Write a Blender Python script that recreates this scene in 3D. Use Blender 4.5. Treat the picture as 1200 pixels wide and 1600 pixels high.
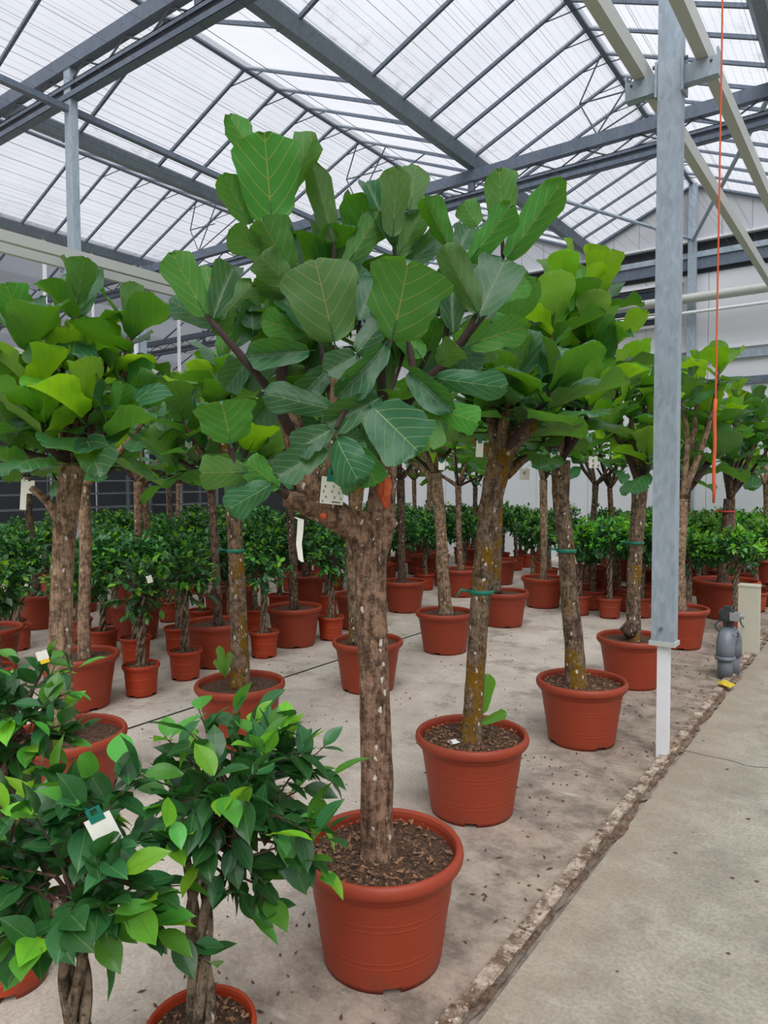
import bpy, math, random
from mathutils import Vector, Matrix, noise
S = bpy.context.scene
for o in list(bpy.data.objects): bpy.data.objects.remove(o)
COL = S.collection
V = Vector
# ------------------------------------------------------------------ camera
FPX, H = 1103.4, 1.6
YAW, PITCH, ROLL = (math.radians(a) for a in (35.69, -2.5, -.277))
_c, _s = math.cos(YAW), math.sin(YAW)
FW = V((-_s*math.cos(PITCH), _c*math.cos(PITCH), math.sin(PITCH)))
_r = V((_c, _s, 0)); _u = _r.cross(FW)
RT = _r*math.cos(ROLL)+_u*math.sin(ROLL)
UP = -_r*math.sin(ROLL)+_u*math.cos(ROLL)
CAM = V((0, 0, H))
cd = bpy.data.cameras.new('camera'); cam = bpy.data.objects.new('camera', cd); COL.objects.link(cam)
cd.sensor_fit = 'HORIZONTAL'; cd.sensor_width = 36; cd.lens = FPX*36/1200; cd.clip_start = .05; cd.clip_end = 300
cam.matrix_world = Matrix(((RT.x, UP.x, -FW.x, 0), (RT.y, UP.y, -FW.y, 0), (RT.z, UP.z, -FW.z, H), (0, 0, 0, 1)))
S.camera = cam
# ------------------------------------------------------------------ light: bright overcast sky, plus an added fill sun
SKY = 1.22
W = bpy.data.worlds.new('overcast'); S.world = W; W.use_nodes = True
bg = W.node_tree.nodes['Background']
bg.inputs[0].default_value = (.93, .955, 1, 1)
_t = W.node_tree; _tc = _t.nodes.new('ShaderNodeTexCoord'); _sx = _t.nodes.new('ShaderNodeSeparateXYZ')   # standard overcast sky: zenith three times the horizon
_m1 = _t.nodes.new('ShaderNodeMath'); _m1.operation = 'MAXIMUM'; _m1.inputs[1].default_value = 0
_m2 = _t.nodes.new('ShaderNodeMath'); _m2.operation = 'MULTIPLY_ADD'; _m2.inputs[1].default_value = SKY*2/3; _m2.inputs[2].default_value = SKY/3
_t.links.new(_tc.outputs['Generated'], _sx.inputs[0]); _t.links.new(_sx.outputs[2], _m1.inputs[0]); _t.links.new(_m1.outputs[0], _m2.inputs[0]); _t.links.new(_m2.outputs[0], bg.inputs[1])
sd = bpy.data.lights.new('fill_sun', 'SUN'); sd.energy = 5.0; sd.angle = math.radians(50); sd.color = (1, .985, .965)  # soft sun added to brighten the interior and the pot fronts
so = bpy.data.objects.new('fill_sun', sd); COL.objects.link(so); so.location = (3, -3, 20)
so.rotation_euler = V((.38, -.45, .81)).to_track_quat('Z', 'Y').to_euler()
S.view_settings.view_transform = 'Standard'; S.view_settings.look = 'None'
S.view_settings.gamma = 1; S.view_settings.exposure = 0.2; S.view_settings.use_curve_mapping = False
S.cycles.max_bounces = 9; S.cycles.diffuse_bounces = 5; S.cycles.glossy_bounces = 3
S.cycles.transmission_bounces = 6; S.cycles.transparent_max_bounces = 16
S.cycles.use_denoising = True
S.cycles.caustics_reflective = False; S.cycles.caustics_refractive = False

def ray(x, y): return RT*((x-600)/FPX)+UP*((800-y)/FPX)+FW
def at(x, y, D): return CAM+ray(x, y)*D
def onZ(x, y, z): d = ray(x, y); return CAM+d*((z-H)/d.z)
def depth(p): return (V(p)-CAM).dot(FW)
# ------------------------------------------------------------------ materials
def lin(c): return tuple(((v/255+.055)/1.055)**2.4 if v > 10 else v/255/12.92 for v in c)+(1,)
class NT:
    def __init__(s, name):
        s.m = bpy.data.materials.new(name); s.m.use_nodes = True
        s.t = s.m.node_tree; s.t.nodes.clear()
        s.out = s.t.nodes.new('ShaderNodeOutputMaterial')
    def n(s, typ, **kw):
        o = s.t.nodes.new('ShaderNode'+typ)
        for k, v in kw.items():
            if k.startswith('_'): setattr(o, k[1:], v)
            else:
                i = o.inputs[int(k[1:])] if k[0] == 'i' and k[1:].isdigit() else o.inputs[k]
                if isinstance(v, bpy.types.NodeSocket): s.t.links.new(v, i)
                else: i.default_value = v
        return o
    def math(s, op, a, b=0.0, c=None):
        kw = dict(i0=a, i1=b)
        if c is not None: kw['i2'] = c
        return s.n('Math', _operation=op, **kw).outputs[0]
    def mix(s, f, a, b, bt='MIX'):
        o = s.t.nodes.new('ShaderNodeMix'); o.data_type = 'RGBA'; o.blend_type = bt
        for i, v in ((0, f), (6, a), (7, b)):
            if isinstance(v, bpy.types.NodeSocket): s.t.links.new(v, o.inputs[i])
            else: o.inputs[i].default_value = v
        return o.outputs[2]
    def ramp(s, f, a, b, c0=0.0, c1=1.0):
        o = s.t.nodes.new('ShaderNodeMapRange'); o.interpolation_type = 'SMOOTHSTEP'
        for i, v in enumerate((f, a, b, c0, c1)):
            if isinstance(v, bpy.types.NodeSocket): s.t.links.new(v, o.inputs[i])
            else: o.inputs[i].default_value = v
        return o.outputs[0]
    def obj(s): return s.n('TexCoord').outputs['Object']
    def map(s, v, sc): return s.n('Mapping', Vector=v, Scale=sc).outputs[0]
    def noise(s, v, sc, det=3, rough=.55): return s.n('TexNoise', Vector=v, Scale=sc, Detail=det, Roughness=rough).outputs[0]
    def bump(s, h, st=.3, d=.01): return s.n('Bump', Height=h, Strength=st, Distance=d).outputs[0]
    def pbr(s, col, rough=.6, **kw):
        b = s.n('BsdfPrincipled', **{'Base Color': col, 'Roughness': rough}, **kw)
        s.t.links.new(b.outputs[0], s.out.inputs[0]); return s.m
    def surf(s, sh): s.t.links.new(sh, s.out.inputs[0]); return s.m
M = {}
def plain(name, c, rough=.6, var=.12, sc=6, metal=0.0, spec=.5):
    t = NT(name); n = t.noise(t.obj(), sc, 4)
    c = lin(c); d = tuple(x*(1-2*var) for x in c[:3])+(1,); e = tuple(min(1, x*(1+var)) for x in c[:3])+(1,)
    M[name] = t.pbr(t.mix(n, d, e), rough, Metallic=metal, **{'Specular IOR Level': spec}); return M[name]
def galv(name, a, b):
    t = NT(name); v = t.obj()
    w = t.n('TexVoronoi', Vector=t.map(v, (1, 1, .35)), Scale=55).outputs[1]
    sp = t.n('SeparateColor', Color=w).outputs[0]
    f = t.math('ADD', t.math('MULTIPLY', sp, .22), t.math('MULTIPLY', t.noise(t.map(v, (1, 1, .3)), 14, 6, .65), .75))
    M[name] = t.pbr(t.mix(f, lin(a), lin(b)), t.ramp(f, 0, 1, .42, .62), Metallic=.25)
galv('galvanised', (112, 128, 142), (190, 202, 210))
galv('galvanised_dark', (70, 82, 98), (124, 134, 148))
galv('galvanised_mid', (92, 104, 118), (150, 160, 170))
plain('beige_paint', (184, 187, 180), .45, .04, 3)
plain('white_paint', (226, 228, 230), .5, .06, 9)
plain('wall_white', (214, 216, 219), .6, .03, 1.2)
plain('wall_grey', (176, 178, 182), .6, .04, 1.2)
plain('dark_rubber', (38, 40, 42), .7)
plain('dark_wall', (70, 74, 78), .8, .1, 1)
plain('slot_dark', (52, 55, 58), .8)
plain('pvc_grey', (112, 120, 128), .4, .08, 14)
plain('valve_dark', (58, 62, 66), .45, .15, 30)
plain('valve_light', (150, 152, 152), .45, .1, 30)
plain('box_beige', (196, 192, 172), .55, .08, 14)
plain('rope_orange', (214, 92, 48), .7)
plain('tie_green', (14, 120, 92), .5)
plain('tag_white', (232, 230, 218), .55, .06, 40)
plain('tag_teal', (0, 112, 92), .4)
plain('tag_yellow', (238, 200, 40), .5)
plain('ink', (40, 42, 44), .7)
plain('wound_orange', (206, 92, 48), .8, .3, 30)
plain('red_tie', (196, 60, 56), .6)
plain('twig', (88, 66, 54), .9, .3, 40)
plain('litter', (92, 66, 46), .9, .35, 60)
plain('litter_tan', (176, 140, 104), .9, .3, 40)
plain('paper', (225, 224, 220), .7)
plain('leaf_dry', (206, 176, 40), .7, .3, 40)
plain('steel_rod', (96, 102, 108), .5, .1, 5, .3)
plain('rack_metal', (110, 114, 118), .5, .1, 5, .3)
plain('lamp_tube', (226, 220, 190), .4)
def glassy(name, c, rough):
    t = NT(name); M[name] = t.pbr(lin(c), rough, **{'Specular IOR Level': .8})
glassy('window_glass', (48, 58, 68), .12)

def pot_mat(name, a, b):
    t = NT(name); v = t.obj(); r = t.n('ObjectInfo').outputs['Random']
    n = t.noise(v, 5, 5); c = t.mix(n, lin(a), lin(b))
    c = t.mix(t.math('MULTIPLY', r, .35), c, lin((134, 58, 38)))
    z = t.n('SeparateXYZ', Vector=v).outputs[2]
    dirt = t.math('MULTIPLY', t.ramp(t.noise(v, 14, 6, .7), .5, .72), t.ramp(z, .12, .0))
    c = t.mix(t.math('MULTIPLY', dirt, .55), c, lin((92, 62, 46)))
    fine = t.noise(t.map(v, (1, 1, 6)), 60, 3)
    M[name] = t.pbr(c, .5, Normal=t.bump(fine, .12, .004), **{'Specular IOR Level': .35})
pot_mat('pot_terracotta', (144, 54, 31), (160, 66, 41))
pot_mat('pot_orange', (164, 54, 22), (180, 64, 30))
def soil_mat():
    t = NT('soil'); v = t.obj()
    n = t.noise(v, 55, 8, .75); k = t.n('TexVoronoi', Vector=v, Scale=75).outputs[0]
    c = t.mix(t.ramp(n, .35, .68), lin((46, 31, 23)), lin((122, 86, 60)))
    c = t.mix(t.ramp(t.noise(v, 130, 2), .62, .72), c, lin((170, 132, 94)))
    M['soil'] = t.pbr(c, .95, Normal=t.bump(t.math('ADD', n, k), .9, .02))
soil_mat()
plain('chip', (150, 112, 82), .95, .45, 40)

def bark_mat(name, a, b, lichen, moss, mosscol=(140, 104, 20)):
    t = NT(name); v = t.obj(); r = t.n('ObjectInfo').outputs['Random']
    v = t.n('VectorMath', _operation='ADD', i0=v, i1=t.n('CombineXYZ', X=t.math('MULTIPLY', r, 9), Y=t.math('MULTIPLY', r, 5)).outputs[0]).outputs[0]
    lo = t.math('ADD', t.math('MULTIPLY', t.noise(v, 26, 10, .75), .6), t.math('MULTIPLY', t.noise(t.map(v, (1, 1, .18)), 60, 6, .7), .4))
    ring = t.noise(t.map(v, (.8, .8, 1.3)), 9, 8, .75)
    f = t.math('ADD', t.math('MULTIPLY', lo, .8), t.math('MULTIPLY', ring, .2))
    c = t.mix(t.ramp(f, .42, .58), lin(tuple(x*.78 for x in a)), lin(b))
    c = t.mix(t.ramp(t.noise(v, 90, 3), .62, .74), c, lin(tuple(x*.5 for x in a)))
    mm = t.ramp(t.math('ADD', t.noise(t.map(v, (1, 1, .6)), 6, 6, .7), t.math('MULTIPLY', t.noise(v, 60, 3), .3)), moss, moss+.09)
    c = t.mix(mm, c, t.mix(t.noise(v, 45, 2), lin(mosscol), lin(tuple(x*.55 for x in mosscol))))
    vo = t.n('TexVoronoi', Vector=t.n('VectorMath', _operation='ADD', i0=t.map(v, (1, 1, .6)), i1=t.n('VectorMath', _operation='SCALE', i0=t.n('TexNoise', Vector=v, Scale=30).outputs[1], Scale=.02).outputs[0]).outputs[0], Scale=34)
    sel = t.math('GREATER_THAN', t.n('SeparateColor', Color=vo.outputs[1]).outputs[0], lichen)
    spot = t.math('MULTIPLY', sel, t.ramp(t.math('ADD', vo.outputs[0], t.math('MULTIPLY', t.noise(v, 70, 4), .5)), .50, .44))
    big = t.math('MULTIPLY', t.ramp(t.noise(t.map(v, (1, 1, .4)), 60, 6, .75), .62, .65), .85); spot = t.math('MAXIMUM', spot, big)
    c = t.mix(spot, c, lin((206, 200, 188)))
    M[name] = t.pbr(c, .92, Normal=t.bump(f, 1.0, .02), **{'Specular IOR Level': .2})
bark_mat('bark_brown', (92, 68, 52), (158, 126, 102), .76, .84)
bark_mat('bark_pale', (116, 92, 72), (172, 144, 116), .88, .95)
bark_mat('bark_moss', (78, 64, 52), (142, 120, 98), .70, .66, (150, 110, 26))
bark_mat('bark_dark', (60, 48, 40), (116, 94, 78), .88, .92)
bark_mat('bark_ficus', (92, 80, 66), (164, 144, 120), .9, .97)
plain('bark_twig', (64, 48, 42), .9, .3, 60)

def fig_leaf(name, top1, top2, un1, un2, vein, trans, yellow):
    t = NT(name); uv = t.n('UVMap').outputs[0]; sx = t.n('SeparateXYZ', Vector=uv)
    u, v = sx.outputs[0], sx.outputs[1]
    au = t.math('ABSOLUTE', t.math('SUBTRACT', u, .5))
    r = t.n('ObjectInfo').outputs['Random']
    mid = t.ramp(au, t.math('MULTIPLY_ADD', v, -.010, .017), .005)
    q = t.math('MULTIPLY', t.math('SUBTRACT', v, t.math('MULTIPLY', t.math('POWER', au, 1.25), 1.25)), 5.2)
    fr = t.math('ABSOLUTE', t.math('SUBTRACT', t.math('FRACT', q), .5))
    lat = t.ramp(fr, .055, .015)
    q2 = t.math('FRACT', t.math('MULTIPLY', t.math('ADD', v, t.math('MULTIPLY', au, .8)), 26))
    ter = t.math('MULTIPLY', t.ramp(t.math('ABSOLUTE', t.math('SUBTRACT', q2, .5)), .12, .02), .22)
    vn = t.math('MAXIMUM', mid, t.math('MULTIPLY', lat, .8))
    ob = t.obj(); nz = t.noise(uv, 5, 3)
    top = t.mix(nz, lin(top1), lin(top2)); un = t.mix(nz, lin(un1), lin(un2))
    top = t.mix(t.math('MULTIPLY', vn, .75), t.mix(ter, top, lin(vein)), lin(vein))
    un = t.mix(t.math('MULTIPLY', vn, .8), t.mix(ter, un, lin(vein)), lin((164, 164, 84)))
    hsv = lambda c: t.n('HueSaturation', Hue=t.math('MULTIPLY_ADD', r, .03, .485), Saturation=t.math('MULTIPLY_ADD', r, .2, .9), Value=t.math('MULTIPLY_ADD', r, .35, .82), Color=c).outputs[0]
    top = hsv(top); un = hsv(un)
    bf = t.n('NewGeometry').outputs['Backfacing']
    col = t.mix(bf, top, un)
    ro = t.math('MULTIPLY_ADD', bf, .25, .38)
    h = t.math('ADD', t.math('MULTIPLY', vn, -1), t.math('MULTIPLY', t.noise(uv, 9, 2), .5))
    b = t.n('BsdfPrincipled', **{'Base Color': col, 'Roughness': ro, 'Specular IOR Level': .45, 'Normal': t.bump(h, .35, .006)})
    tr = t.n('BsdfTranslucent', Color=t.mix(t.math('MULTIPLY', vn, .45), lin(yellow), lin((60, 80, 20))))
    mx = t.n('MixShader', i0=trans, i1=b.outputs[0], i2=tr.outputs[0])
    M[name] = t.surf(mx.outputs[0])
fig_leaf('fig_leaf', (34, 84, 54), (46, 100, 66), (58, 116, 50), (76, 134, 54), (150, 172, 110), .30, (104, 165, 24))
fig_leaf('fig_leaf_young', (62, 128, 46), (82, 148, 54), (98, 158, 44), (122, 178, 50), (176, 196, 110), .45, (165, 215, 30))
def ficus_leaf(name, a, b, trans, yel, rand=.35):
    t = NT(name); r = t.n('ObjectInfo').outputs['Random']; v = t.obj()
    uv = t.n('SeparateXYZ', Vector=t.n('UVMap').outputs[0]); au = t.math('ABSOLUTE', t.math('SUBTRACT', uv.outputs[0], .5))
    c = t.mix(t.noise(v, 9, 2), lin(a), lin(b))
    c = t.mix(t.math('MULTIPLY', t.ramp(au, .016, .004), .6), c, lin((104, 140, 70)))
    c = t.n('HueSaturation', Hue=t.math('MULTIPLY_ADD', r, .03, .485), Saturation=1, Value=t.math('MULTIPLY_ADD', r, rand*2, 1-rand), Color=c).outputs[0]
    p = t.n('BsdfPrincipled', **{'Base Color': c, 'Roughness': .34, 'Specular IOR Level': .5})
    tr = t.n('BsdfTranslucent', Color=lin(yel))
    M[name] = t.surf(t.n('MixShader', i0=trans, i1=p.outputs[0], i2=tr.outputs[0]).outputs[0])
ficus_leaf('ficus_leaf', (32, 78, 44), (58, 112, 56), .2, (70, 140, 30))
ficus_leaf('ficus_leaf_bright', (96, 168, 50), (140, 200, 56), .4, (170, 220, 30))
ficus_leaf('ficus_leaf_mid', (66, 138, 52), (98, 164, 66), .3, (120, 190, 30))

def concrete(name, a, b, stain, scuff, side):
    t = NT(name); v = t.n('NewGeometry').outputs['Position']
    big = t.noise(v, 1.1, 6, .6); midn = t.noise(v, 6, 6, .65); fine = t.noise(v, 70, 4, .7)
    c = t.mix(t.ramp(t.math('ADD', t.math('MULTIPLY', big, .6), t.math('MULTIPLY', midn, .4)), .38, .62), lin(a), lin(b))
    c = t.mix(t.math('MULTIPLY', t.ramp(t.noise(v, 2.6, 9, .72), .49, .68), .6), c, lin(stain))
    c = t.mix(t.math('MULTIPLY', t.ramp(fine, .35, .7), .38), c, lin(tuple(x*.55 for x in a)))
    x = t.n('SeparateXYZ', Vector=v).outputs[0]
    if side:   # damp dirt along the kerb
        edge = t.math('ADD', x, t.math('MULTIPLY', t.math('SUBTRACT', t.noise(v, 2.2, 5, .7), .5), 1.6))
        dn = t.ramp(t.noise(v, 5, 9, .75), .36, .62); dirtc = t.mix(dn, lin((92, 78, 66)), lin((158, 142, 126)))
        c = t.mix(t.math('MULTIPLY', t.ramp(edge, -2.3, -1.25), .85), c, dirtc)
    else:
        edge = t.math('ADD', x, t.math('MULTIPLY', t.math('SUBTRACT', t.noise(v, 3, 5, .7), .5), .5))
        c = t.mix(t.math('MULTIPLY', t.ramp(edge, -.55, -.98), .4), c, lin((150, 132, 112)))
    rot = t.n('Mapping', Vector=v, Rotation=(0, 0, .6), Scale=(1, 9, 1)).outputs[0]
    rot2 = t.n('Mapping', Vector=v, Rotation=(0, 0, -.9), Scale=(1, 12, 1)).outputs[0]
    sc = t.math('MULTIPLY', t.math('MAXIMUM', t.ramp(t.noise(rot, 2.2, 5, .75), .58, .66), t.ramp(t.noise(rot2, 1.8, 6, .75), .60, .67)), t.ramp(t.noise(v, 4, 5), .46, .6))
    c = t.mix(t.math('MULTIPLY', sc, scuff), c, lin((196, 188, 178)))
    sp = t.n('TexVoronoi', Vector=v, Scale=9); s2 = t.math('GREATER_THAN', t.n('SeparateColor', Color=sp.outputs[1]).outputs[0], .9)
    c = t.mix(t.math('MULTIPLY', s2, t.ramp(sp.outputs[0], .12, .05)), c, lin((84, 66, 54)))
    M[name] = t.pbr(c, t.ramp(midn, .3, .8, .62, .85), Normal=t.bump(t.math('ADD', fine, midn), .4, .006), **{'Specular IOR Level': .3})
concrete('concrete_bed', (194, 182, 168), (220, 208, 194), (120, 102, 88), .6, True)
concrete('concrete_aisle', (148, 141, 126), (174, 167, 151), (126, 118, 104), .4, False)
def kerb_mat():
    t = NT('concrete_kerb'); v = t.n('NewGeometry').outputs['Position']
    a = t.noise(v, 9, 9, .75); c = t.mix(t.ramp(a, .40, .60), lin((104, 82, 64)), lin((186, 170, 152)))
    c = t.mix(t.ramp(t.noise(v, 26, 7, .7), .52, .62), c, lin((90, 66, 48)))
    c = t.mix(t.ramp(t.noise(v, 60, 3), .6, .7), c, lin((200, 188, 172)))
    M['concrete_kerb'] = t.pbr(c, .9, Normal=t.bump(a, .6, .01))
kerb_mat()
def kerb_soil():
    t = NT('kerb_soil'); v = t.obj(); n = t.noise(v, 38, 9, .8)
    c = t.mix(t.ramp(n, .38, .62), lin((74, 54, 42)), lin((158, 128, 104))); c = t.mix(t.ramp(t.noise(v, 7, 5, .7), .48, .6), c, lin((150, 138, 122)))
    M['kerb_soil'] = t.pbr(c, .95, Normal=t.bump(n, 1, .02))
kerb_soil()

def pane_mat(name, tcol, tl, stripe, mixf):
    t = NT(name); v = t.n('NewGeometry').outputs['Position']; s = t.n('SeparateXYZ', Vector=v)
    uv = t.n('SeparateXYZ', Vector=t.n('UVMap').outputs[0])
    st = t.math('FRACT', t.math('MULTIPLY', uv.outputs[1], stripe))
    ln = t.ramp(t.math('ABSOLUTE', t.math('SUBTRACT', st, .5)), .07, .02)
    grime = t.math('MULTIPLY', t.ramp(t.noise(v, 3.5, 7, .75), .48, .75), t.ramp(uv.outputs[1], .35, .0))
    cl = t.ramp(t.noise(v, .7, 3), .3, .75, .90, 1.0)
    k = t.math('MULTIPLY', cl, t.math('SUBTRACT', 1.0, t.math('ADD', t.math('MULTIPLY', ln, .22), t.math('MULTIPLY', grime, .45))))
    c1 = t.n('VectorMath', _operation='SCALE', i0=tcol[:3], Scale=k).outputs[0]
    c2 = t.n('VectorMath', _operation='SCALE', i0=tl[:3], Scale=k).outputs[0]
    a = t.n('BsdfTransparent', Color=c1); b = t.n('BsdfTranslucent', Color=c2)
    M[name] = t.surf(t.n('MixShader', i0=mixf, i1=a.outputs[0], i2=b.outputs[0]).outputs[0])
pane_mat('roof_sheet', (.78, .79, .83), (.72, .73, .77), 21, .25)
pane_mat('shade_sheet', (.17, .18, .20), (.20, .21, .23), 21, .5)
# ------------------------------------------------------------------ mesh helpers
class MB:
    def __init__(s): s.v, s.f, s.uv, s.mi = [], [], [], []
    def quad(s, *p, mi=0, uv=None):
        b = len(s.v); s.v += [tuple(q) for q in p]; s.f.append(tuple(range(b, b+len(p)))); s.mi.append(mi)
        s.uv.append(uv or [(0, 0), (1, 0), (1, 1), (0, 1)][:len(p)])
    def box(s, x0, x1, y0, y1, z0, z1, mi=0):
        b = len(s.v)
        s.v += [(x, y, z) for z in (z0, z1) for y in (y0, y1) for x in (x0, x1)]
        for q in ((0, 2, 3, 1), (4, 5, 7, 6), (0, 1, 5, 4), (2, 6, 7, 3), (0, 4, 6, 2), (1, 3, 7, 5)):
            s.f.append(tuple(b+i for i in q)); s.mi.append(mi); s.uv.append([(0, 0), (1, 0), (1, 1), (0, 1)])
        return s
    def tube(s, pts, rad, n=8, caps=True, mi=0, rough=0.0, seed=0.0):
        pts = [V(p) for p in pts]
        if not hasattr(rad, '__len__'): rad = [rad]*len(pts)
        b = len(s.v); t0 = (pts[1]-pts[0]).normalized()
        a = t0.orthogonal().normalized() if abs(t0.z) < .9 else V((1, 0, 0))
        for i, p in enumerate(pts):
            t = (pts[min(i+1, len(pts)-1)]-pts[max(i-1, 0)])
            t = t.normalized() if t.length > 1e-9 else t0
            a = (a-t*a.dot(t)).normalized(); c = t.cross(a)
            for k in range(n):
                an = 2*math.pi*k/n; d = a*math.cos(an)+c*math.sin(an); r = rad[i]
                if rough: r *= 1+rough*noise.noise((d.x*1.6+seed, d.y*1.6+i*.35, p.z*9+d.z))
                s.v.append(tuple(p+d*r))
        for i in range(len(pts)-1):
            for k in range(n):
                j = (k+1) % n
                s.f.append((b+i*n+k, b+i*n+j, b+(i+1)*n+j, b+(i+1)*n+k)); s.mi.append(mi); s.uv.append([(0, 0)]*4)
        if caps:
            s.f.append(tuple(b+k for k in reversed(range(n)))); s.mi.append(mi); s.uv.append([(0, 0)]*n)
            e = b+(len(pts)-1)*n; s.f.append(tuple(e+k for k in range(n))); s.mi.append(mi); s.uv.append([(0, 0)]*n)
        return s
    def lathe(s, prof, n=40, skip=None, mi=0, c=(0, 0, 0)):
        b = len(s.v)
        for r, z in prof:
            for k in range(n):
                a = 2*math.pi*k/n; s.v.append((c[0]+r*math.cos(a), c[1]+r*math.sin(a), c[2]+z))
        for i in range(len(prof)-1):
            for k in range(n):
                if skip and skip(i, k): continue
                j = (k+1) % n
                s.f.append((b+i*n+k, b+i*n+j, b+(i+1)*n+j, b+(i+1)*n+k)); s.mi.append(mi); s.uv.append([(0, 0)]*4)
        return s
    def mesh(s, name, mats, smooth=False):
        me = bpy.data.meshes.new(name); me.from_pydata(s.v, [], s.f)
        for m in (mats if isinstance(mats, (list, tuple)) else [mats]): me.materials.append(M[m])
        me.polygons.foreach_set('material_index', s.mi)
        l = me.uv_layers.new(name='UVMap'); l.data.foreach_set('uv', [c for f in s.uv for p in f for c in p])
        if smooth: me.polygons.foreach_set('use_smooth', [True]*len(s.f))
        me.update(); return me
    def add(s, name, mats, parent=None, loc=(0, 0, 0), smooth=False): return put(name, s.mesh(name, mats, smooth), parent, loc)
def put(name, me, parent=None, loc=(0, 0, 0), kind=None):
    o = bpy.data.objects.new(name, me); COL.objects.link(o); o.location = loc
    if parent: o.parent = parent
    if kind: o['kind'] = kind
    return o
def tag(o, label, cat, group=None):
    o['label'] = label; o['category'] = cat
    if group: o['group'] = group
    return o
def thing(name, label, cat, loc=(0, 0, 0), group=None): return tag(put(name, None, None, loc), label, cat, group)
def struct(o, label=None):
    o['kind'] = 'structure'
    if label: o['label'] = label
    return o
def spline(pts, k=5):
    pts = [V(p) for p in pts]; out = []
    for i in range(len(pts)-1):
        a, b, c, d = pts[max(i-1, 0)], pts[i], pts[i+1], pts[min(i+2, len(pts)-1)]
        for j in range(k):
            t = j/k
            out.append(.5*((2*b)+(c-a)*t+(2*a-5*b+4*c-d)*t*t+(3*b-a-3*c+d)*t*t*t))
    out.append(pts[-1]); return out
def lerpl(l, n):
    out = []
    for i in range(n):
        t = i/(n-1)*(len(l)-1); k = min(int(t), len(l)-2); out.append(l[k]+(l[k+1]-l[k])*(t-k))
    return out

# ================================================================== SETTING
YW = 13.9
XV = [6.6, 2.75, -1.10, -4.95, -8.80, -12.65]      # valley gutters
WH = 1.925; ZV, ZR = 6.15, 6.93
# floor
b = MB(); b.quad((-30, -8, 0), (-.9, -8, 0), (-.9, 26, 0), (-30, 26, 0))
fl = struct(b.add('floor', 'concrete_bed'), 'stained concrete floor under the potted trees')
b = MB(); b.box(-.95, 7, -8, YW, -.05, .012)
struct(b.add('floor', 'concrete_aisle'), 'smooth grey concrete aisle beside the plants')
# kerb between the growing floor and the aisle
tr = struct(put('trim_1', None, None, (0, 0, 0)), 'low worn concrete kerb along the aisle')
rnd = random.Random(4); y = -7.0
while y < YW:
    L = rnd.uniform(.42, .95); b = MB(); j = rnd.uniform(-.006, .006); n = 6
    for i in range(n):
        ya, yb = y+L*i/n, y+L*(i+1)/n-(.008 if i == n-1 else 0)
        w = rnd.uniform(-.012, .006); hz = .022+rnd.uniform(-.006, .006)
        b.box(-1.046+j, -.992+w, ya, yb, -.02, hz)
    b.add('kerb_stone', 'concrete_kerb', tr); y += L
b = MB(); n = 900; px = []
for i in range(n+1):
    yy = -6+i*(YW+6)/n
    px.append((-1.00, -.99+.03*noise.noise((yy*4, 0, 0)), -.962+.035*noise.noise((yy*3, 5, 0))+.025*noise.noise((yy*11, 5, 0)), yy, .016+.012*noise.noise((yy*14, 2, 1))))
for p, q in zip(px, px[1:]):
    b.quad((p[0], p[3], .006), (p[1]+.01, p[3], p[4]), (q[1]+.01, q[3], q[4]), (q[0], q[3], .006))
    b.quad((p[1]+.01, p[3], p[4]), (p[2], p[3], .013), (q[2], q[3], .013), (q[1]+.01, q[3], q[4]))
o = b.add('soil_strip', 'kerb_soil', None, smooth=True); o['kind'] = 'stuff'; tag(o, 'brown soil crumbs lying along the concrete kerb', 'soil')
b = MB(); b.box(-4.005, -3.985, -2, YW, -.01, .003); struct(b.add('trim_2', 'dark_rubber'), 'black expansion joint running across the concrete floor')
# crack in the aisle
pts = [onZ(x, y, .013) for x, y in ((1052, 1172), (1075, 1174), (1105, 1181), (1140, 1188), (1170, 1197), (1205, 1200), (1260, 1208))]
b = MB(); b.tube([p+V((0, 0, .0)) for p in spline(pts, 4)], .0016, 4); struct(b.add('trim_3', 'slot_dark'), 'thin crack across the aisle concrete')

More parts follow.
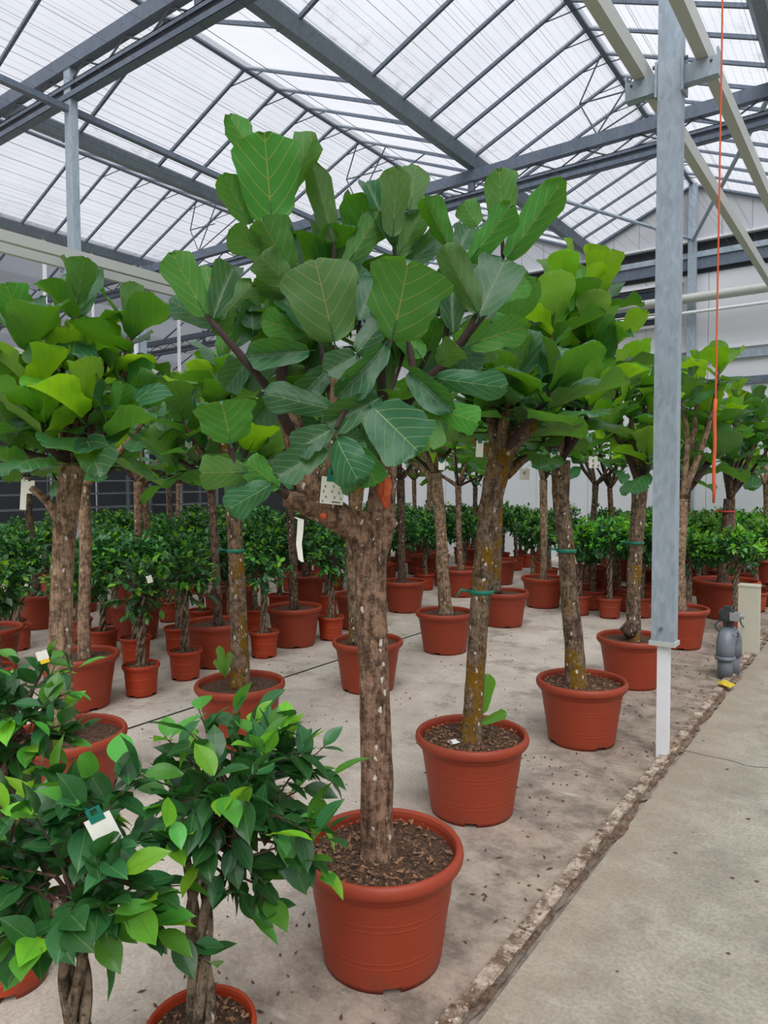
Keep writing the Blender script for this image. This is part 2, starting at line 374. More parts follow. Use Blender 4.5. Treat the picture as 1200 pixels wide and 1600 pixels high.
# ------------------------------------------------------------------ roof
YB = [6.56+.6073*k for k in range(13)] + [6.56-1.2146*k for k in range(1, 12)]
YB = sorted(y for y in YB if y < YW)
sl = math.hypot(WH, ZR-ZV)
def roof(name, xs, ys, sheet, label):
    root = struct(put(name, None, None, (0, 0, 0)), label)
    panes, bars = {}, {}
    for xv, xn in zip(xs, xs[1:]):
        xr = (xv+xn)/2
        for side, x0 in ((-1, xv), (1, xn)):
            for ya, yb in zip(ys, ys[1:]):
                w = round(yb-ya, 3)
                k = (side, w)
                if k not in panes:
                    m = MB(); m.quad((0, .012, 0), (0, w-.012, 0), (side*WH, w-.012, ZR-ZV), (side*WH, .012, ZR-ZV), uv=[(0, 0), (1, 0), (1, 1), (0, 1)])
                    panes[k] = m.mesh('roof_pane', sheet)
                put('roof_pane', panes[k], root, (x0, ya, ZV))
            for ya in ys:
                if side not in bars:
                    m = MB(); p0, p1 = V((side*.06, 0, -.03)), V((side*WH, 0, ZR-ZV-.02))
                    for e in (0,):
                        w2 = .017
                        q = [(p0.x, -w2, p0.z), (p0.x, w2, p0.z), (p1.x, w2, p1.z), (p1.x, -w2, p1.z)]
                        up = .045
                        q2 = [(a, b_, c+up) for a, b_, c in q]
                        for a_, b_ in ((0, 1), (1, 2), (2, 3), (3, 0)): m.quad(q[a_], q[b_], q2[b_], q2[a_])
                        m.quad(*q[::-1]); m.quad(*q2)
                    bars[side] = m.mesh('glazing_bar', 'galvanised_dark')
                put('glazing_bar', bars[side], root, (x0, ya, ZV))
        m = MB(); m.box(xr-.03, xr+.03, ys[0], ys[-1], ZR-.04, ZR+.06); m.add('ridge_beam', 'galvanised_dark', root)
        if sheet == 'roof_sheet':
            br = MB(); br.tube([(-.32, 0, -.145), (0, .16, -.035)], .008, 5); br.tube([(.32, 0, -.145), (0, .16, -.035)], .008, 5)
            bm_ = br.mesh('ridge_brace', 'steel_rod')
            for ya in ys[6:]: put('ridge_brace', bm_, root, (xr, ya, ZR))
    return root
roof('ceiling', XV, YB+[YW], 'roof_sheet', 'pitched greenhouse roof of pale ribbed translucent sheets')
XD = [-12.65, -16.5, -20.35, -24.2, -28.05]
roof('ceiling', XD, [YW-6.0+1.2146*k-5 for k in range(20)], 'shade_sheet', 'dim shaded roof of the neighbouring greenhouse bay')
# gutters
def gutter_mesh(y0, y1):
    m = MB(); pr = [(-.125, .15), (-.125, .13), (-.055, .0), (.055, .0), (.125, .13), (.125, .15), (.10, .15), (.04, .02), (-.04, .02), (-.10, .15)]
    n = len(pr)
    for i in range(n):
        a, c = pr[i], pr[(i+1) % n]
        m.quad((a[0], y0, a[1]), (a[0], y1, a[1]), (c[0], y1, c[1]), (c[0], y0, c[1]))
    for y in [4.2-4.87, 4.2, 5.2, 9.07, 10.0]:
        if y0 < y < y1: m.box(-.06, .06, y, y+.012, -.006, .0)
    return m.mesh('roof_gutter', 'galvanised_mid')
gm = gutter_mesh(-6.9, YW)
for xv, lb in zip(XV, ('', 'galvanised roof gutter above the right edge of the aisle', 'galvanised roof gutter above the big post and kerb', 'galvanised roof gutter running diagonally behind the top of the tallest fig', 'galvanised roof gutter behind the slim post at upper left', 'pale roof gutter along the shaded bay at far left')):
    if lb: tag(put('roof_gutter', gm, None, (xv, 0, 6.03)), lb, 'gutter', 'roof gutters')
# trusses
def truss(y, x0, x1, label, mat='galvanised_dark', sub=1):
    t = thing('lattice_truss', label, 'truss', (0, y, 0), 'roof trusses')
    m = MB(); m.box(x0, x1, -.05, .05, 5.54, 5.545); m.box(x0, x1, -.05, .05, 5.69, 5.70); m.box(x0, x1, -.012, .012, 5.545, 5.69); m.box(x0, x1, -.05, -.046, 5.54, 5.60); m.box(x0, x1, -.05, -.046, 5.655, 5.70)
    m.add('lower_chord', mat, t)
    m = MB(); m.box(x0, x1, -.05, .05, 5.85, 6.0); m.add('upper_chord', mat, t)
    x = x0+.1; up = True; k = 0
    rods = {}
    step = .34
    while x+step < x1-.05:
        if up not in rods:
            q = MB(); q.tube([(0, 0, 5.69 if up else 5.86), (step, 0, 5.86 if up else 5.69)], .011, 5); rods[up] = q.mesh('web_rod', 'steel_rod')
        put('web_rod', rods[up], t, (x, 0, 0)); x += step; up = not up
    for xv in XV+XD[1:]:
        if x0 < xv < x1:
            m = MB(); m.box(xv-.045, xv+.045, -.03, .03, 5.69, 6.04); m.add('gutter_stub', mat, t)
    return t
truss(4.2, -12.6, 6.6, 'lattice roof truss nearest the camera at the upper left corner')
truss(9.07, -12.6, 6.6, 'lattice roof truss crossing behind the big steel post')
truss(9.07, -28, -12.7, 'shadowed lattice truss in the dark bay, nearer of the two', 'galvanised_dark')
truss(13.94, -28, -12.8, 'shadowed lattice truss in the dark bay, farther of the two', 'galvanised_dark')
# screen wires under the roof
wm = MB(); wm.tube([(0, -6.5, 0), (0, YW-.05, 0)], .0016, 4, False); wme = wm.mesh('screen_wire', 'steel_rod')
rnd = random.Random(2)
x = -12.4
while x < 3.5:
    for dz, off in ((6.008, 0), (5.535, .2)):
        tag(put('screen_wire', wme, None, (x+off+rnd.uniform(-.05, .05), 0, dz)), 'thin steel screen wire strung lengthwise '+('on top of the trusses' if off == 0 else 'under the trusses'), 'wire', 'screen wires below the roof')
    x += .43
for x in (-8.45, -2.35, -2.28):
    m = MB(); m.tube([(x, -6.5, 5.98), (x, YW-.05, 5.98)], .006, 5, False)
    tag(m.add('control_cable', 'steel_rod'), {-8.45: 'dark control cable under the left roof gutter', -2.35: 'dark control cable near the right ridge, left of a close pair', -2.28: 'dark control cable near the right ridge, right of a close pair'}[x], 'cable')
# posts
def i_post(name, label, x, y, z0, z1, w=.12, d=.06, mat='galvanised', foot=True):
    t = thing(name, label, 'post', (x, y, 0))
    m = MB(); m.box(-w/2, w/2, -d/2, d/2, z0, z1); m.add('shaft', mat, t); return t
P = (-1.04, 4.2)
t = thing('steel_post', 'tall galvanised steel post on a slim white leg by the kerb', 'post', (P[0], P[1], 0))
m = MB(); m.box(-.062, .062, -.045, .045, .68, 6.03); m.box(-.066, .066, -.049, -.045, .68, .685); m.add('shaft', 'galvanised', t)
m = MB(); m.box(-.072, .072, -.058, .055, .655, .68); m.add('collar', 'beige_paint', t)
m = MB(); m.box(-.031, .03, -.032, .03, 0, .655); m.add('leg', 'white_paint', t)
m = MB(); m.tube([(-.005, -.062, .755), (-.005, -.04, .755)], .01, 8); m.add('bolt', 'galvanised_dark', t)
def brackets(t, zt, ins):
    for s in (-1, 1):
        m = MB(); m.box(min(s*.075, s*.245), max(s*.075, s*.245), -.03, .03, zt-.10, zt); m.box(min(s*.235, s*.245), max(s*.235, s*.245), -.03, .03, zt, zt+.04); br = m.add('bracket', 'galvanised', t)
        m = MB(); m.box(min(s*.064, s*.076), max(s*.064, s*.076), -.055, .055, zt-.14, zt+.05); m.add('clamp_plate', 'galvanised', br)
        m = MB()
        for z in (zt+.035, zt-.12): m.tube([(s*.076, -.03, z), (s*.092, -.03, z)], .011, 6)
        m.add('bolt', 'galvanised_dark', br)
        m = MB(); m.tube([(s*.21, -.034, zt-.025), (s*.21, -.026, zt-.025)], .007, 6); m.add('hole', 'slot_dark', br)
brackets(t, 3.86, 1)
t = thing('steel_post', 'slim galvanised post holding the near truss at upper left', 'post', (-6.98, 4.2, 0))
m = MB(); m.box(-.06, .06, -.04, .04, 0, 5.85); m.add('shaft', 'galvanised', t); brackets(t, 3.86, 1)
def beam(x, y0, y1, label):
    m = MB(); m.box(x-.03, x+.03, y0, y1, 3.862, 3.965)
    tag(m.add('support_beam', 'beige_paint'), label, 'beam', 'beige support beams')
beam(-1.04-.165, -5, 13.5, 'beige beam on the left arm of the big post')
beam(-1.04+.165, -5, 13.5, 'beige beam on the right arm of the big post')
beam(-6.98-.165, -5, 13.5, 'lower of two beige beams at left, above the leafy crowns')
beam(-6.98+.165, -5, 13.5, 'upper of two beige beams at left, crossing the slim post')
beam(-12.65-.165, 2, 13.5, 'far pale beam at the shaded bay, farther of two')
beam(-12.65+.165, 2, 13.5, 'far pale beam at the shaded bay, nearer of two')
# longitudinal tie and diagonal braces
m = MB(); m.box(-7.02, -6.95, -5, 13.5, 5.42, 5.48); tag(m.add('tie_bar', 'galvanised_dark'), 'slim galvanised tie bar running back from the slim post', 'tie bar')
m = MB(); m.tube([(-4.95, 9.1, 5.98), (-3.02, 13.75, 5.93)], .03, 6); tag(m.add('diagonal_brace', 'galvanised'), 'galvanised diagonal brace from gutter to the far wall', 'brace')
m = MB(); m.tube([(-3.0, 13.75, 5.90), (-1.15, 9.1, 5.98)], .03, 6); tag(m.add('diagonal_brace', 'galvanised'), 'galvanised diagonal brace behind the beige beams at right', 'brace')
m = MB(); m.tube([(-8.8, 9.1, 5.98), (-6.87, 13.75, 5.93)], .03, 6); tag(m.add('diagonal_brace', 'galvanised'), 'galvanised diagonal brace hidden behind the fig crown', 'brace')
# vent gear rods
def rods(name, label, segs, r=.011):
    m = MB()
    for s_ in segs: m.tube(s_, r, 5)
    tag(m.add(name, 'steel_rod'), label, 'rod')
for yy, lb, xr in ((9.07, 'thin zigzag vent rods standing on the middle truss left of the tall fig', -6.875), (9.07, 'thin zigzag vent rods on the middle truss left of the big post', -3.025), (9.07, 'thin zigzag vent rods under the far left ridge', -10.725)):
    rods('vent_rods', lb, [[(xr-.05, yy-.1, 6.9), (xr-.35, yy, 6.45), (xr-.12, yy, 6.0)], [(xr-.35, yy, 6.45), (xr+.35, yy, 6.42)], [(xr+.5, yy-.1, 6.7), (xr-.12, yy, 6.0)], [(xr-.12, yy, 6.0), (xr+1.2, yy-.1, 6.4)]])
# far wall
wf = struct(put('wall_far', None, None, (0, YW, 0)), 'pale grey panel wall at the far end of the greenhouse')
x = -12.65; pm = MB(); pm.box(.004, 1.096, 0, .08, 0, 5.92); pme = pm.mesh('wall_panel', 'wall_white')
while x < 6.6: put('wall_panel', pme, wf, (x, 0, 0)); x += 1.1
gmsh = {}
for xv, xn in zip(XV, XV[1:]):
    for k in range(8):
        xa = xn+k*(xv-xn)/8; xb = xa+(xv-xn)/8
        f = lambda x: ZV+(ZR-ZV)*(1-abs(x-(xv+xn)/2)/WH)
        if k not in gmsh:
            m = MB(); a0, b0, za, zb = .003, xb-xa-.003, f(xa), f(xb)
            m.quad((a0, 0, 5.92), (b0, 0, 5.92), (b0, 0, zb), (a0, 0, za)); m.quad((a0, .06, 5.92), (a0, .06, za), (b0, .06, zb), (b0, .06, 5.92))
            m.quad((a0, 0, za), (b0, 0, zb), (b0, .06, zb), (a0, .06, za)); gmsh[k] = m.mesh('gable_panel', 'wall_grey')
        put('gable_panel', gmsh[k], wf, (xa, 0, 0))
m = MB(); m.box(-12.65, 6.6, -.14, 0, 5.885, 5.93); m.add('ledge', 'wall_white', wf)
m = MB(); m.box(-12.65, 6.6, -.02, 0, 5.70, 5.885); m.add('screen_slot', 'slot_dark', wf)
m = MB(); m.box(-12.65, 6.6, -.12, 0, 5.60, 5.70); m.add('rail', 'galvanised', wf)
m = MB(); m.box(-12.65, 6.6, -.09, 0, 5.40, 5.60); m.add('girder', 'galvanised_dark', wf)
m = MB(); m.box(-12.65, 6.6, -.02, 0, 5.33, 5.40); m.add('painted_shadow', 'slot_dark', wf)  # dark strip standing in for the shade under the girder
m = MB(); m.box(-12.65, 6.6, -.06, 0, 3.74, 3.88); m.add('rail', 'galvanised', wf)
m = MB(); m.box(-12.65, 6.6, -.05, 0, 3.93, 3.96); m.add('rail', 'white_paint', wf)
m = MB(); m.box(-12.65, 6.6, -.04, 0, 3.28, 3.41); m.add('cable_tray', 'galvanised_dark', wf)
wn = struct(put('window_1', None, None, (-3.9, YW, 0)), 'dark strip window high on the far wall')
for k, (xa, xb) in enumerate(((-2.9, -1.6), (-1.52, -.2), (-.12, .62))):
    m = MB(); m.box(xa, xb, -.03, -.02, 4.58, 5.14); m.add('pane', 'window_glass', wn)
m = MB(); m.box(-2.98, .70, -.05, -.0, 5.14, 5.20); m.box(-2.98, .70, -.05, 0, 4.50, 4.58); m.box(.62, .70, -.05, 0, 4.58, 5.14); m.box(-2.98, -2.9, -.05, 0, 4.58, 5.14); m.box(-1.6, -1.52, -.05, 0, 4.58, 5.14); m.box(-.2, -.12, -.05, 0, 4.58, 5.14)
m.add('window_frame', 'slot_dark', wn)
m = MB(); m.box(-2.98, .72, -.07, -.0, 4.45, 4.50); m.box(-2.98, .72, -.07, 0, 5.2, 5.24); m.add('window_sill', 'wall_white', wn)
t = i_post('wall_post', 'galvanised post against the far wall under the gable peak', -3.0, YW-.15, 0, 6.9, .14, .1)
def pipe(name, label, y, z, r, mat, x0=-12.5, x1=6.5, col=1.4):
    t = thing(name, label, 'pipe', (0, y, z))
    m = MB(); m.tube([(x0, 0, 0), (x1, 0, 0)], r, 16); m.add('tube', mat, t, smooth=True)
    x = x0+.7
    cm = MB(); cm.tube([(0, 0, 0), (.03, 0, 0)], r*1.08, 16); cme = cm.mesh('coupling', mat)
    while x < x1: put('coupling', cme, t, (x, 0, 0)); x += col
pipe('wall_pipe', 'thick cream pipe along the far wall below the dark window', YW-.35, 4.83, .085, 'beige_paint')
pipe('wall_pipe', 'thin cream pipe just under the thick one on the far wall', YW-.35, 4.58, .03, 'white_paint', col=2.2)
m = MB(); m.tube([(-4.9, YW-.064, 4.70), (-3.3, YW-.064, 4.70)], .016, 8); tag(m.add('tube_lamp', 'lamp_tube'), 'pale yellow fluorescent tube in front of the dark window', 'lamp')
# other walls, out of the photograph's view or in the dim bay
m = MB(); m.box(-28.3, -28.1, -8, 26, 0, 6.2); struct(m.add('wall_left', 'dark_wall'))
m = MB(); m.box(-28, -12.65, 21.2, 21.4, 0, 6.3); struct(m.add('wall_back', 'dark_wall'))
m = MB(); m.quad((6.65, -7, 0), (6.65, YW, 0), (6.65, YW, 6.1), (6.65, -7, 6.1)); struct(m.add('wall_right', 'roof_sheet'))
# columns and white risers along the dim bay
for k, (y, w, lb, mt) in enumerate(((7.02, .05, 'white riser pipe at far left below the beams', 'white_paint'), (7.97, .035, 'thin white riser pipe behind the left fig crown', 'white_paint'), (8.92, .06, 'white riser pipe beside the far galvanised column', 'white_paint'), (9.07, .13, 'galvanised column below the pale beams at left', 'galvanised'), (10.0, .05, 'white riser pipe right of the far galvanised column', 'white_paint'))):
    t = thing('riser_post', lb, 'post', (-12.65, y, 0)); m = MB(); m.box(-w/2, w/2, -w/2, w/2, 0, 6.03); m.add('shaft', mt, t)
    m = MB(); m.box(-w*.8, w*.8, -w*.8, w*.8, 0, .02); m.add('base_plate', mt, t)
for y, lb in ((9.07, 'dim steel post in the dark bay under the nearer truss'), (13.94, 'dim steel post in the dark bay under the farther truss')): i_post('bay_post', lb, -20.35, y, 0, 5.56, .12, .08, 'galvanised_dark')
# racks at the left back
def rack(x, y, label):
    t = thing('trolley_rack', label, 'rack', (x, y, 0), 'metal racks at the back')
    pm = MB(); pm.box(-.02, .02, -.02, .02, .12, 1.95); pme = pm.mesh('upright', 'rack_metal')
    for a in (-.28, .28):
        for c in (-.65, .65): put('upright', pme, t, (a, c, 0))
    sm = MB(); sm.box(-.28, .28, -.65, .65, 0, .025); sme = sm.mesh('shelf', 'rack_metal')
    for z in (.16, .55, .85, 1.12, 1.38, 1.62, 1.86): put('shelf', sme, t, (0, 0, z))
    wm = MB(); wm.tube([(-.02, 0, .06), (.02, 0, .06)], .06, 10); wme = wm.mesh('wheel', 'dark_rubber')
    for a in (-.26, .26):
        for c in (-.6, .6): put('wheel', wme, t, (a, c, 0))
rack(-12.3, 6.3, 'metal trolley rack at the back, leftmost'); rack(-12.3, 8.0, 'metal trolley rack at the back, middle of three'); rack(-12.3, 9.8, 'metal trolley rack at the back, rightmost')
# hanging orange rope
p = V((-.69, 3.55, 0)); lo = at(1115, 786, 0.0)
def ropeP(yp): 
    d = ray(1115+ (786-yp)*18/786, yp); k = 3.55/d.y; return CAM+d*k
a = ropeP(786); c = ropeP(640)
t = thing('hanging_rope', 'orange rope hanging in front of the figs right of the post', 'rope', (a.x, a.y, a.z))
pts = [a]+[V((a.x+(.0018*math.sin(i*1.7)), a.y, a.z+i*.06)) for i in range(1, 9)]
m = MB(); m.tube([q-a for q in pts], [.0055]+[.008]*8, 8); m.add('sleeve', 'rope_orange', t, smooth=True)
m = MB(); m.tube([pts[-1]-a, V((.005, 0, 2.0)), V((.0, 0, 6.28-a.z))], .004, 6); m.add('cord', 'rope_orange', t)

# ================================================================== PLANTS
def fig_leaf_mesh(name, mat, seed, fold=.10, droop=.12, wave=.05, notch=.0, rows=11):
    r = random.Random(seed)
    tw = [(0, .04), (.035, .17), (.10, .275), (.21, .35), (.34, .385), (.47, .415), (.60, .455), (.72, .48), (.82, .465), (.90, .405), (.96, .29), (1, .12)]
    ss = (-1, -.66, -.3, 0, .3, .66, 1)
    m = MB(); ph = r.uniform(0, 6); grid = []
    for i, (t, w) in enumerate(tw):
        row = []
        wl, wr = w*r.uniform(.92, 1.07), w*r.uniform(.92, 1.07)
        for s in ss:
            x = s*(wl if s < 0 else wr)
            y = t+(-notch*(1-abs(s))**2*1.4 if i == len(tw)-1 else 0)-(.035*abs(s)**2 if t > .95 else 0)
            z = fold*abs(s)*w*1.2-droop*(t*t)+wave*abs(s)**2*(math.sin(t*9+ph+(1.3 if s > 0 else 0))+.5*math.sin(t*19+ph*2+(2 if s > 0 else 0)))
            x *= 1+.045*math.sin(t*17+ph+(1 if s > 0 else 0))*abs(s)
            row.append((x, y, z, s))
        grid.append(row)
    vi = {}
    for i, row in enumerate(grid):
        for j, p in enumerate(row): vi[i, j] = len(m.v); m.v.append(p[:3])
    for i in range(len(grid)-1):
        for j in range(len(ss)-1):
            q = [(i, j), (i, j+1), (i+1, j+1), (i+1, j)]
            m.f.append(tuple(vi[k] for k in q)); m.mi.append(0)
            m.uv.append([(.5+grid[a][b_][0], grid[a][b_][1]) for a, b_ in q])
    m.tube([(0, -.10, -.02), (0, 0, -.008), (0, .25, -.012-droop*.06)], [.018, .016, .007], 4, False)
    return m.mesh(name, mat, True)
LEAF = {}
for mt in ('fig_leaf', 'fig_leaf_young'):
    LEAF[mt] = [fig_leaf_mesh('fig_leaf', mt, k, *a) for k, a in enumerate(((.12, .10, .04, .05), (.30, .16, .06, .08), (.05, -.12, .055, .03), (.50, .24, .07, .03), (-.14, .28, .06, .06), (.25, -.05, .08, .10), (.42, .10, .08, .04), (-.10, .24, .07, .05)))]
def leafobj(parent, me, base, d, nrm, L, Wd, name='leaf'):
    d = d.normalized(); x = d.cross(nrm)
    if x.length < 1e-4: x = d.orthogonal()
    x.normalize(); z = x.cross(d)
    o = bpy.data.objects.new(name, me); COL.objects.link(o); o.parent = parent
    bl = base-parent.location
    zs = (L+Wd)*.5
    o.matrix_basis = Matrix(((x.x*Wd, d.x*L, z.x*zs, bl.x), (x.y*Wd, d.y*L, z.y*zs, bl.y), (x.z*Wd, d.z*L, z.z*zs, bl.z), (0, 0, 0, 1)))
    return o
# ---- pots
def pot_mesh(name, R, Hh, rb, mat, n=44):
    k = R/.275
    sc = lambda r_, z_: (r_, z_)
    r = lambda z: rb+(R*.895-rb)*z/(Hh*.86)
    pr = [(rb*.80, .022), (rb*.97, .022), (rb, 0), (r(.018)+.002, .02), *[p for zc in (Hh*.22, Hh*.27, Hh*.56, Hh*.61) for p in ((r(zc-.006), zc-.006), (r(zc-.0025), zc-.0025), (r(zc)+.0016*k, zc), (r(zc+.0025), zc+.0025), (r(zc+.006), zc+.006))], (r(Hh*.79), Hh*.79), (r(Hh*.80), Hh*.80), (r(Hh*.805)+.006*k, Hh*.806), (r(Hh*.83)+.007*k, Hh*.83), (r(Hh*.86)+.008*k, Hh*.87)]
    body = MB(); body.lathe(pr, n, skip=lambda i, a: i in (1, 2) and a % (n//4) in (2, 3))
    inn = [(R*.90, Hh*.97), (R*.885, Hh*.86), (R*.87, Hh*.72)]
    body.lathe(inn, n)
    rim = MB(); c = (R*.945, Hh*.925); rr = (R*.056, Hh*.066)
    rim.lathe([(c[0]+rr[0]*math.cos(a), c[1]+rr[1]*math.sin(a)) for a in [-math.pi/2+2*math.pi*i/12 for i in range(13)]], n)
    return body.mesh('pot', mat, True), rim.mesh('rim', mat, True)
def soil_mesh(R, seed, chips=0):
    m = MB(); rings = 9; n = 28; c0 = len(m.v); m.v.append((0, 0, .012)); r = random.Random(seed)
    for i in range(1, rings+1):
        for k in range(n):
            a = 2*math.pi*k/n; q = R*i/rings
            z = .012*(1-i/rings)+.007*noise.noise((math.cos(a)*q*28, math.sin(a)*q*28, seed))
            m.v.append((q*math.cos(a), q*math.sin(a), z if i < rings else -.004))
    for k in range(n): m.f.append((c0, c0+1+k, c0+1+(k+1) % n)); m.mi.append(0); m.uv.append([(0, 0)]*3)
    for i in range(rings-1):
        for k in range(n):
            a = c0+1+i*n; j = (k+1) % n; m.f.append((a+k, a+n+k, a+n+j, a+j)); m.mi.append(0); m.uv.append([(0, 0)]*4)
    return m.mesh('soil', 'soil', True)
def chips_mesh(R, n, seed):
    r = random.Random(seed); m = MB()
    for _ in range(n):
        q = R*math.sqrt(r.random())*.96; a = r.uniform(0, 6.283); s = r.uniform(.005, .014)
        c = V((q*math.cos(a), q*math.sin(a), .008+r.uniform(0, .008))); e = [V((r.gauss(0, 1), r.gauss(0, 1), r.gauss(0, .5))).normalized()*s*r.uniform(.5, 1.3) for _ in range(4)]
        for t3 in ((0, 1, 2), (0, 2, 3), (0, 3, 1), (1, 3, 2)): m.quad(*(c+e[i] for i in t3))
    return m.mesh('mulch', 'chip')
POT_L = pot_mesh('pot', .275, .385, .197, 'pot_terracotta'); POT_S = pot_mesh('pot', .14, .24, .108, 'pot_orange', 32); POT_SD = pot_mesh('pot', .14, .24, .108, 'pot_terracotta', 32)
POT_XL = pot_mesh('pot', .37, .44, .29, 'pot_terracotta')
SOIL_L = [soil_mesh(.243, k) for k in range(2)]; SOIL_S = [soil_mesh(.124, k+5) for k in range(2)]; SOIL_XL = soil_mesh(.325, 3)
CHIP_L = [chips_mesh(.24, 420, k) for k in range(2)]; CHIP_S = chips_mesh(.12, 120, 7)
def pot(root, kind='L', near=False, rz=0.0, k=0):
    bm_, rm = {'L': POT_L, 'S': POT_S, 'SD': POT_SD, 'XL': POT_XL}[kind]
    sm, z = {'L': (SOIL_L[k % 2], .342), 'S': (SOIL_S[k % 2], .215), 'SD': (SOIL_S[k % 2], .215), 'XL': (SOIL_XL, .385)}[kind]
    p = put('pot', bm_, root); p.rotation_euler.z = rz; put('rim', rm, p)
    so = put('soil', sm, root, (0, 0, z)); so.rotation_euler.z = k*1.3
    if near:
        c = put('mulch', CHIP_L[k % 2] if kind == 'L' else CHIP_S, root, (0, 0, z)); c['kind'] = 'stuff'
    return z
# ---- braided weeping figs
def oval_leaf(m, base, d, nrm, L, Wd, mi=0, fine=True):
    d = d.normalized(); x = d.cross(nrm)
    x = x.normalized() if x.length > 1e-4 else d.orthogonal().normalized()
    z = x.cross(d); b = len(m.v)
    prof = ((0, 0.04, 0), (.16, .34, .015), (.42, .52, .01), (.70, .40, -.035), (.88, .16, -.085), (1, 0, -.13)) if fine else ((0, .05, 0), (.45, .5, .02), (1, 0, -.1))
    P_ = lambda t, s, h: tuple(base+d*(t*L)+x*(s*Wd)+z*(h*L+.16*abs(s)*Wd))
    for (t0, w0, h0), (t1, w1, h1) in zip(prof, prof[1:]):
        for s in (-1, 1):
            q = [(t0, 0, h0), (t0, s*w0, h0), (t1, s*w1, h1), (t1, 0, h1)]
            if s > 0: q = q[::-1]
            if w1 == 0: q = [p for i, p in enumerate(q) if i != (2 if s < 0 else 1)]
            m.quad(*(P_(*p) for p in q), mi=mi, uv=[(.5+p[1]*.5, p[0]) for p in q])
def rdir(r, up=.0):
    z = r.uniform(-1, 1); a = r.uniform(0, 6.283); q = math.sqrt(1-z*z); return V((q*math.cos(a), q*math.sin(a), z+up)).normalized()
def crown_twigs(seed, n, c, rad):
    r = random.Random(seed); out = []
    for _ in range(n):
        d = rdir(r, .25); st = c+V((r.gauss(0, .02), r.gauss(0, .02), r.uniform(-.14, .02)))
        k = r.uniform(.72, 1.08); e = c+V((d.x*rad[0]*k, d.y*rad[1]*k, d.z*rad[2]*k))
        out.append((st, e))
    return out
def foliage_mesh(seed, n, c, rad, fine=True, size=.062, per=7, yp=.72):
    r = random.Random(seed*7+1); m = MB()
    for st, e in crown_twigs(seed, n, c, rad):
        d = (e-st); L = d.length; dn = d/L
        for i in range(per):
            t = .45+.55*(i+r.random()*.6)/per; p = st+d*min(t, 1)
            ld = (dn*.7+rdir(r)*.9+V((0, 0, .15 if t > .9 else -.25))).normalized()
            s = size*r.uniform(.7, 1.25)
            young = t > .74 and e.z > c.z-.06 and r.random() < yp
            oval_leaf(m, p, ld, V((0, 0, 1))+rdir(r)*.5, s, s*.54, (1 if r.random() < .55 else 2) if young else 0, fine)
    return m.mesh('foliage', ['ficus_leaf', 'ficus_leaf_bright', 'ficus_leaf_mid'], False)
def stem_mesh(seed, z0, z1, r0=.0125, strands=4, turns=1.3, br=True):
    m = MB(); r = random.Random(seed)
    for k in range(strands):
        ph = 2*math.pi*k/strands; pts = []; n = 22
        for i in range(n+1):
            t = i/n; a = ph+turns*2*math.pi*t; q = .0215*(1+.25*math.sin(t*9+k))+(.02*max(0, t-.8)/.2)
            pts.append((q*math.cos(a)+.008*math.sin(t*5+seed), q*math.sin(a), z0+(z1-z0)*t))
        m.tube(pts, [r0*(1.15-.3*i/n) for i in range(n+1)], 7)
    if br:
        for st, e in crown_twigs(seed, 9, V((0, 0, z1+.14)), (.16, .16, .16)):
            m.tube([V((0, 0, z1-.03)), (st+e)/2, e], [.006, .004, .002], 4)
    return m.mesh('braided_stem', 'bark_ficus', True)
FOL = [foliage_mesh(k, 120, V((0, 0, .80)), (.27+.02*(k % 2), .27, .235), False, .066, 8) for k in range(4)]
FOLD = [foliage_mesh(k+9, 120, V((0, 0, .80)), (.27+.02*(k % 2), .27, .235), False, .066, 8, .30) for k in range(4)]
STM = [stem_mesh(k, .20, .72) for k in range(3)]
def small_ficus(x, y, k, label, kind='S', group='braided weeping figs'):
    t = thing('braided_ficus', label, 'potted plant', (x, y, 0), group)
    pot(t, kind, False, k*.7, k)
    s = put('braided_stem', STM[k % 3], t); s.rotation_euler.z = k*1.1
    f = put('foliage', (FOL if x > -3.4 and y > 7 else FOLD)[k % 4], t, kind='stuff'); f.rotation_euler.z = k*2.1
    sc = 1.0+.16*((k*37) % 10)/10; f.scale = (sc*1.05, sc*1.05, sc)
    return t
LF = {}
def big_oval(mat):
    m = MB(); pr = [(0, .02), (.07, .17), (.17, .34), (.30, .47), (.44, .52), (.58, .48), (.71, .37), (.82, .23), (.90, .11), (.96, .04), (1, .0)]
    for t_, w in pr:
        for s_ in (-1, -.5, 0, .5, 1): m.v.append((s_*w, t_, .20*abs(s_)*w-.16*t_*t_+.012*math.sin(t_*11+s_)))
    for i in range(len(pr)-1):
        for j in range(4):
            q = [i*5+j, i*5+j+1, i*5+j+6, i*5+j+5]; m.f.append(tuple(q)); m.mi.append(0); m.uv.append([(.5+m.v[k][0]*.5, m.v[k][1]) for k in q])
    m.tube([(0, -.12, -.01), (0, .02, 0)], [.02, .016], 4, False)
    return m.mesh('leaf', mat, True)
for i, mt in enumerate(('ficus_leaf', 'ficus_leaf_bright', 'ficus_leaf_mid')): LF[i] = big_oval(mt)
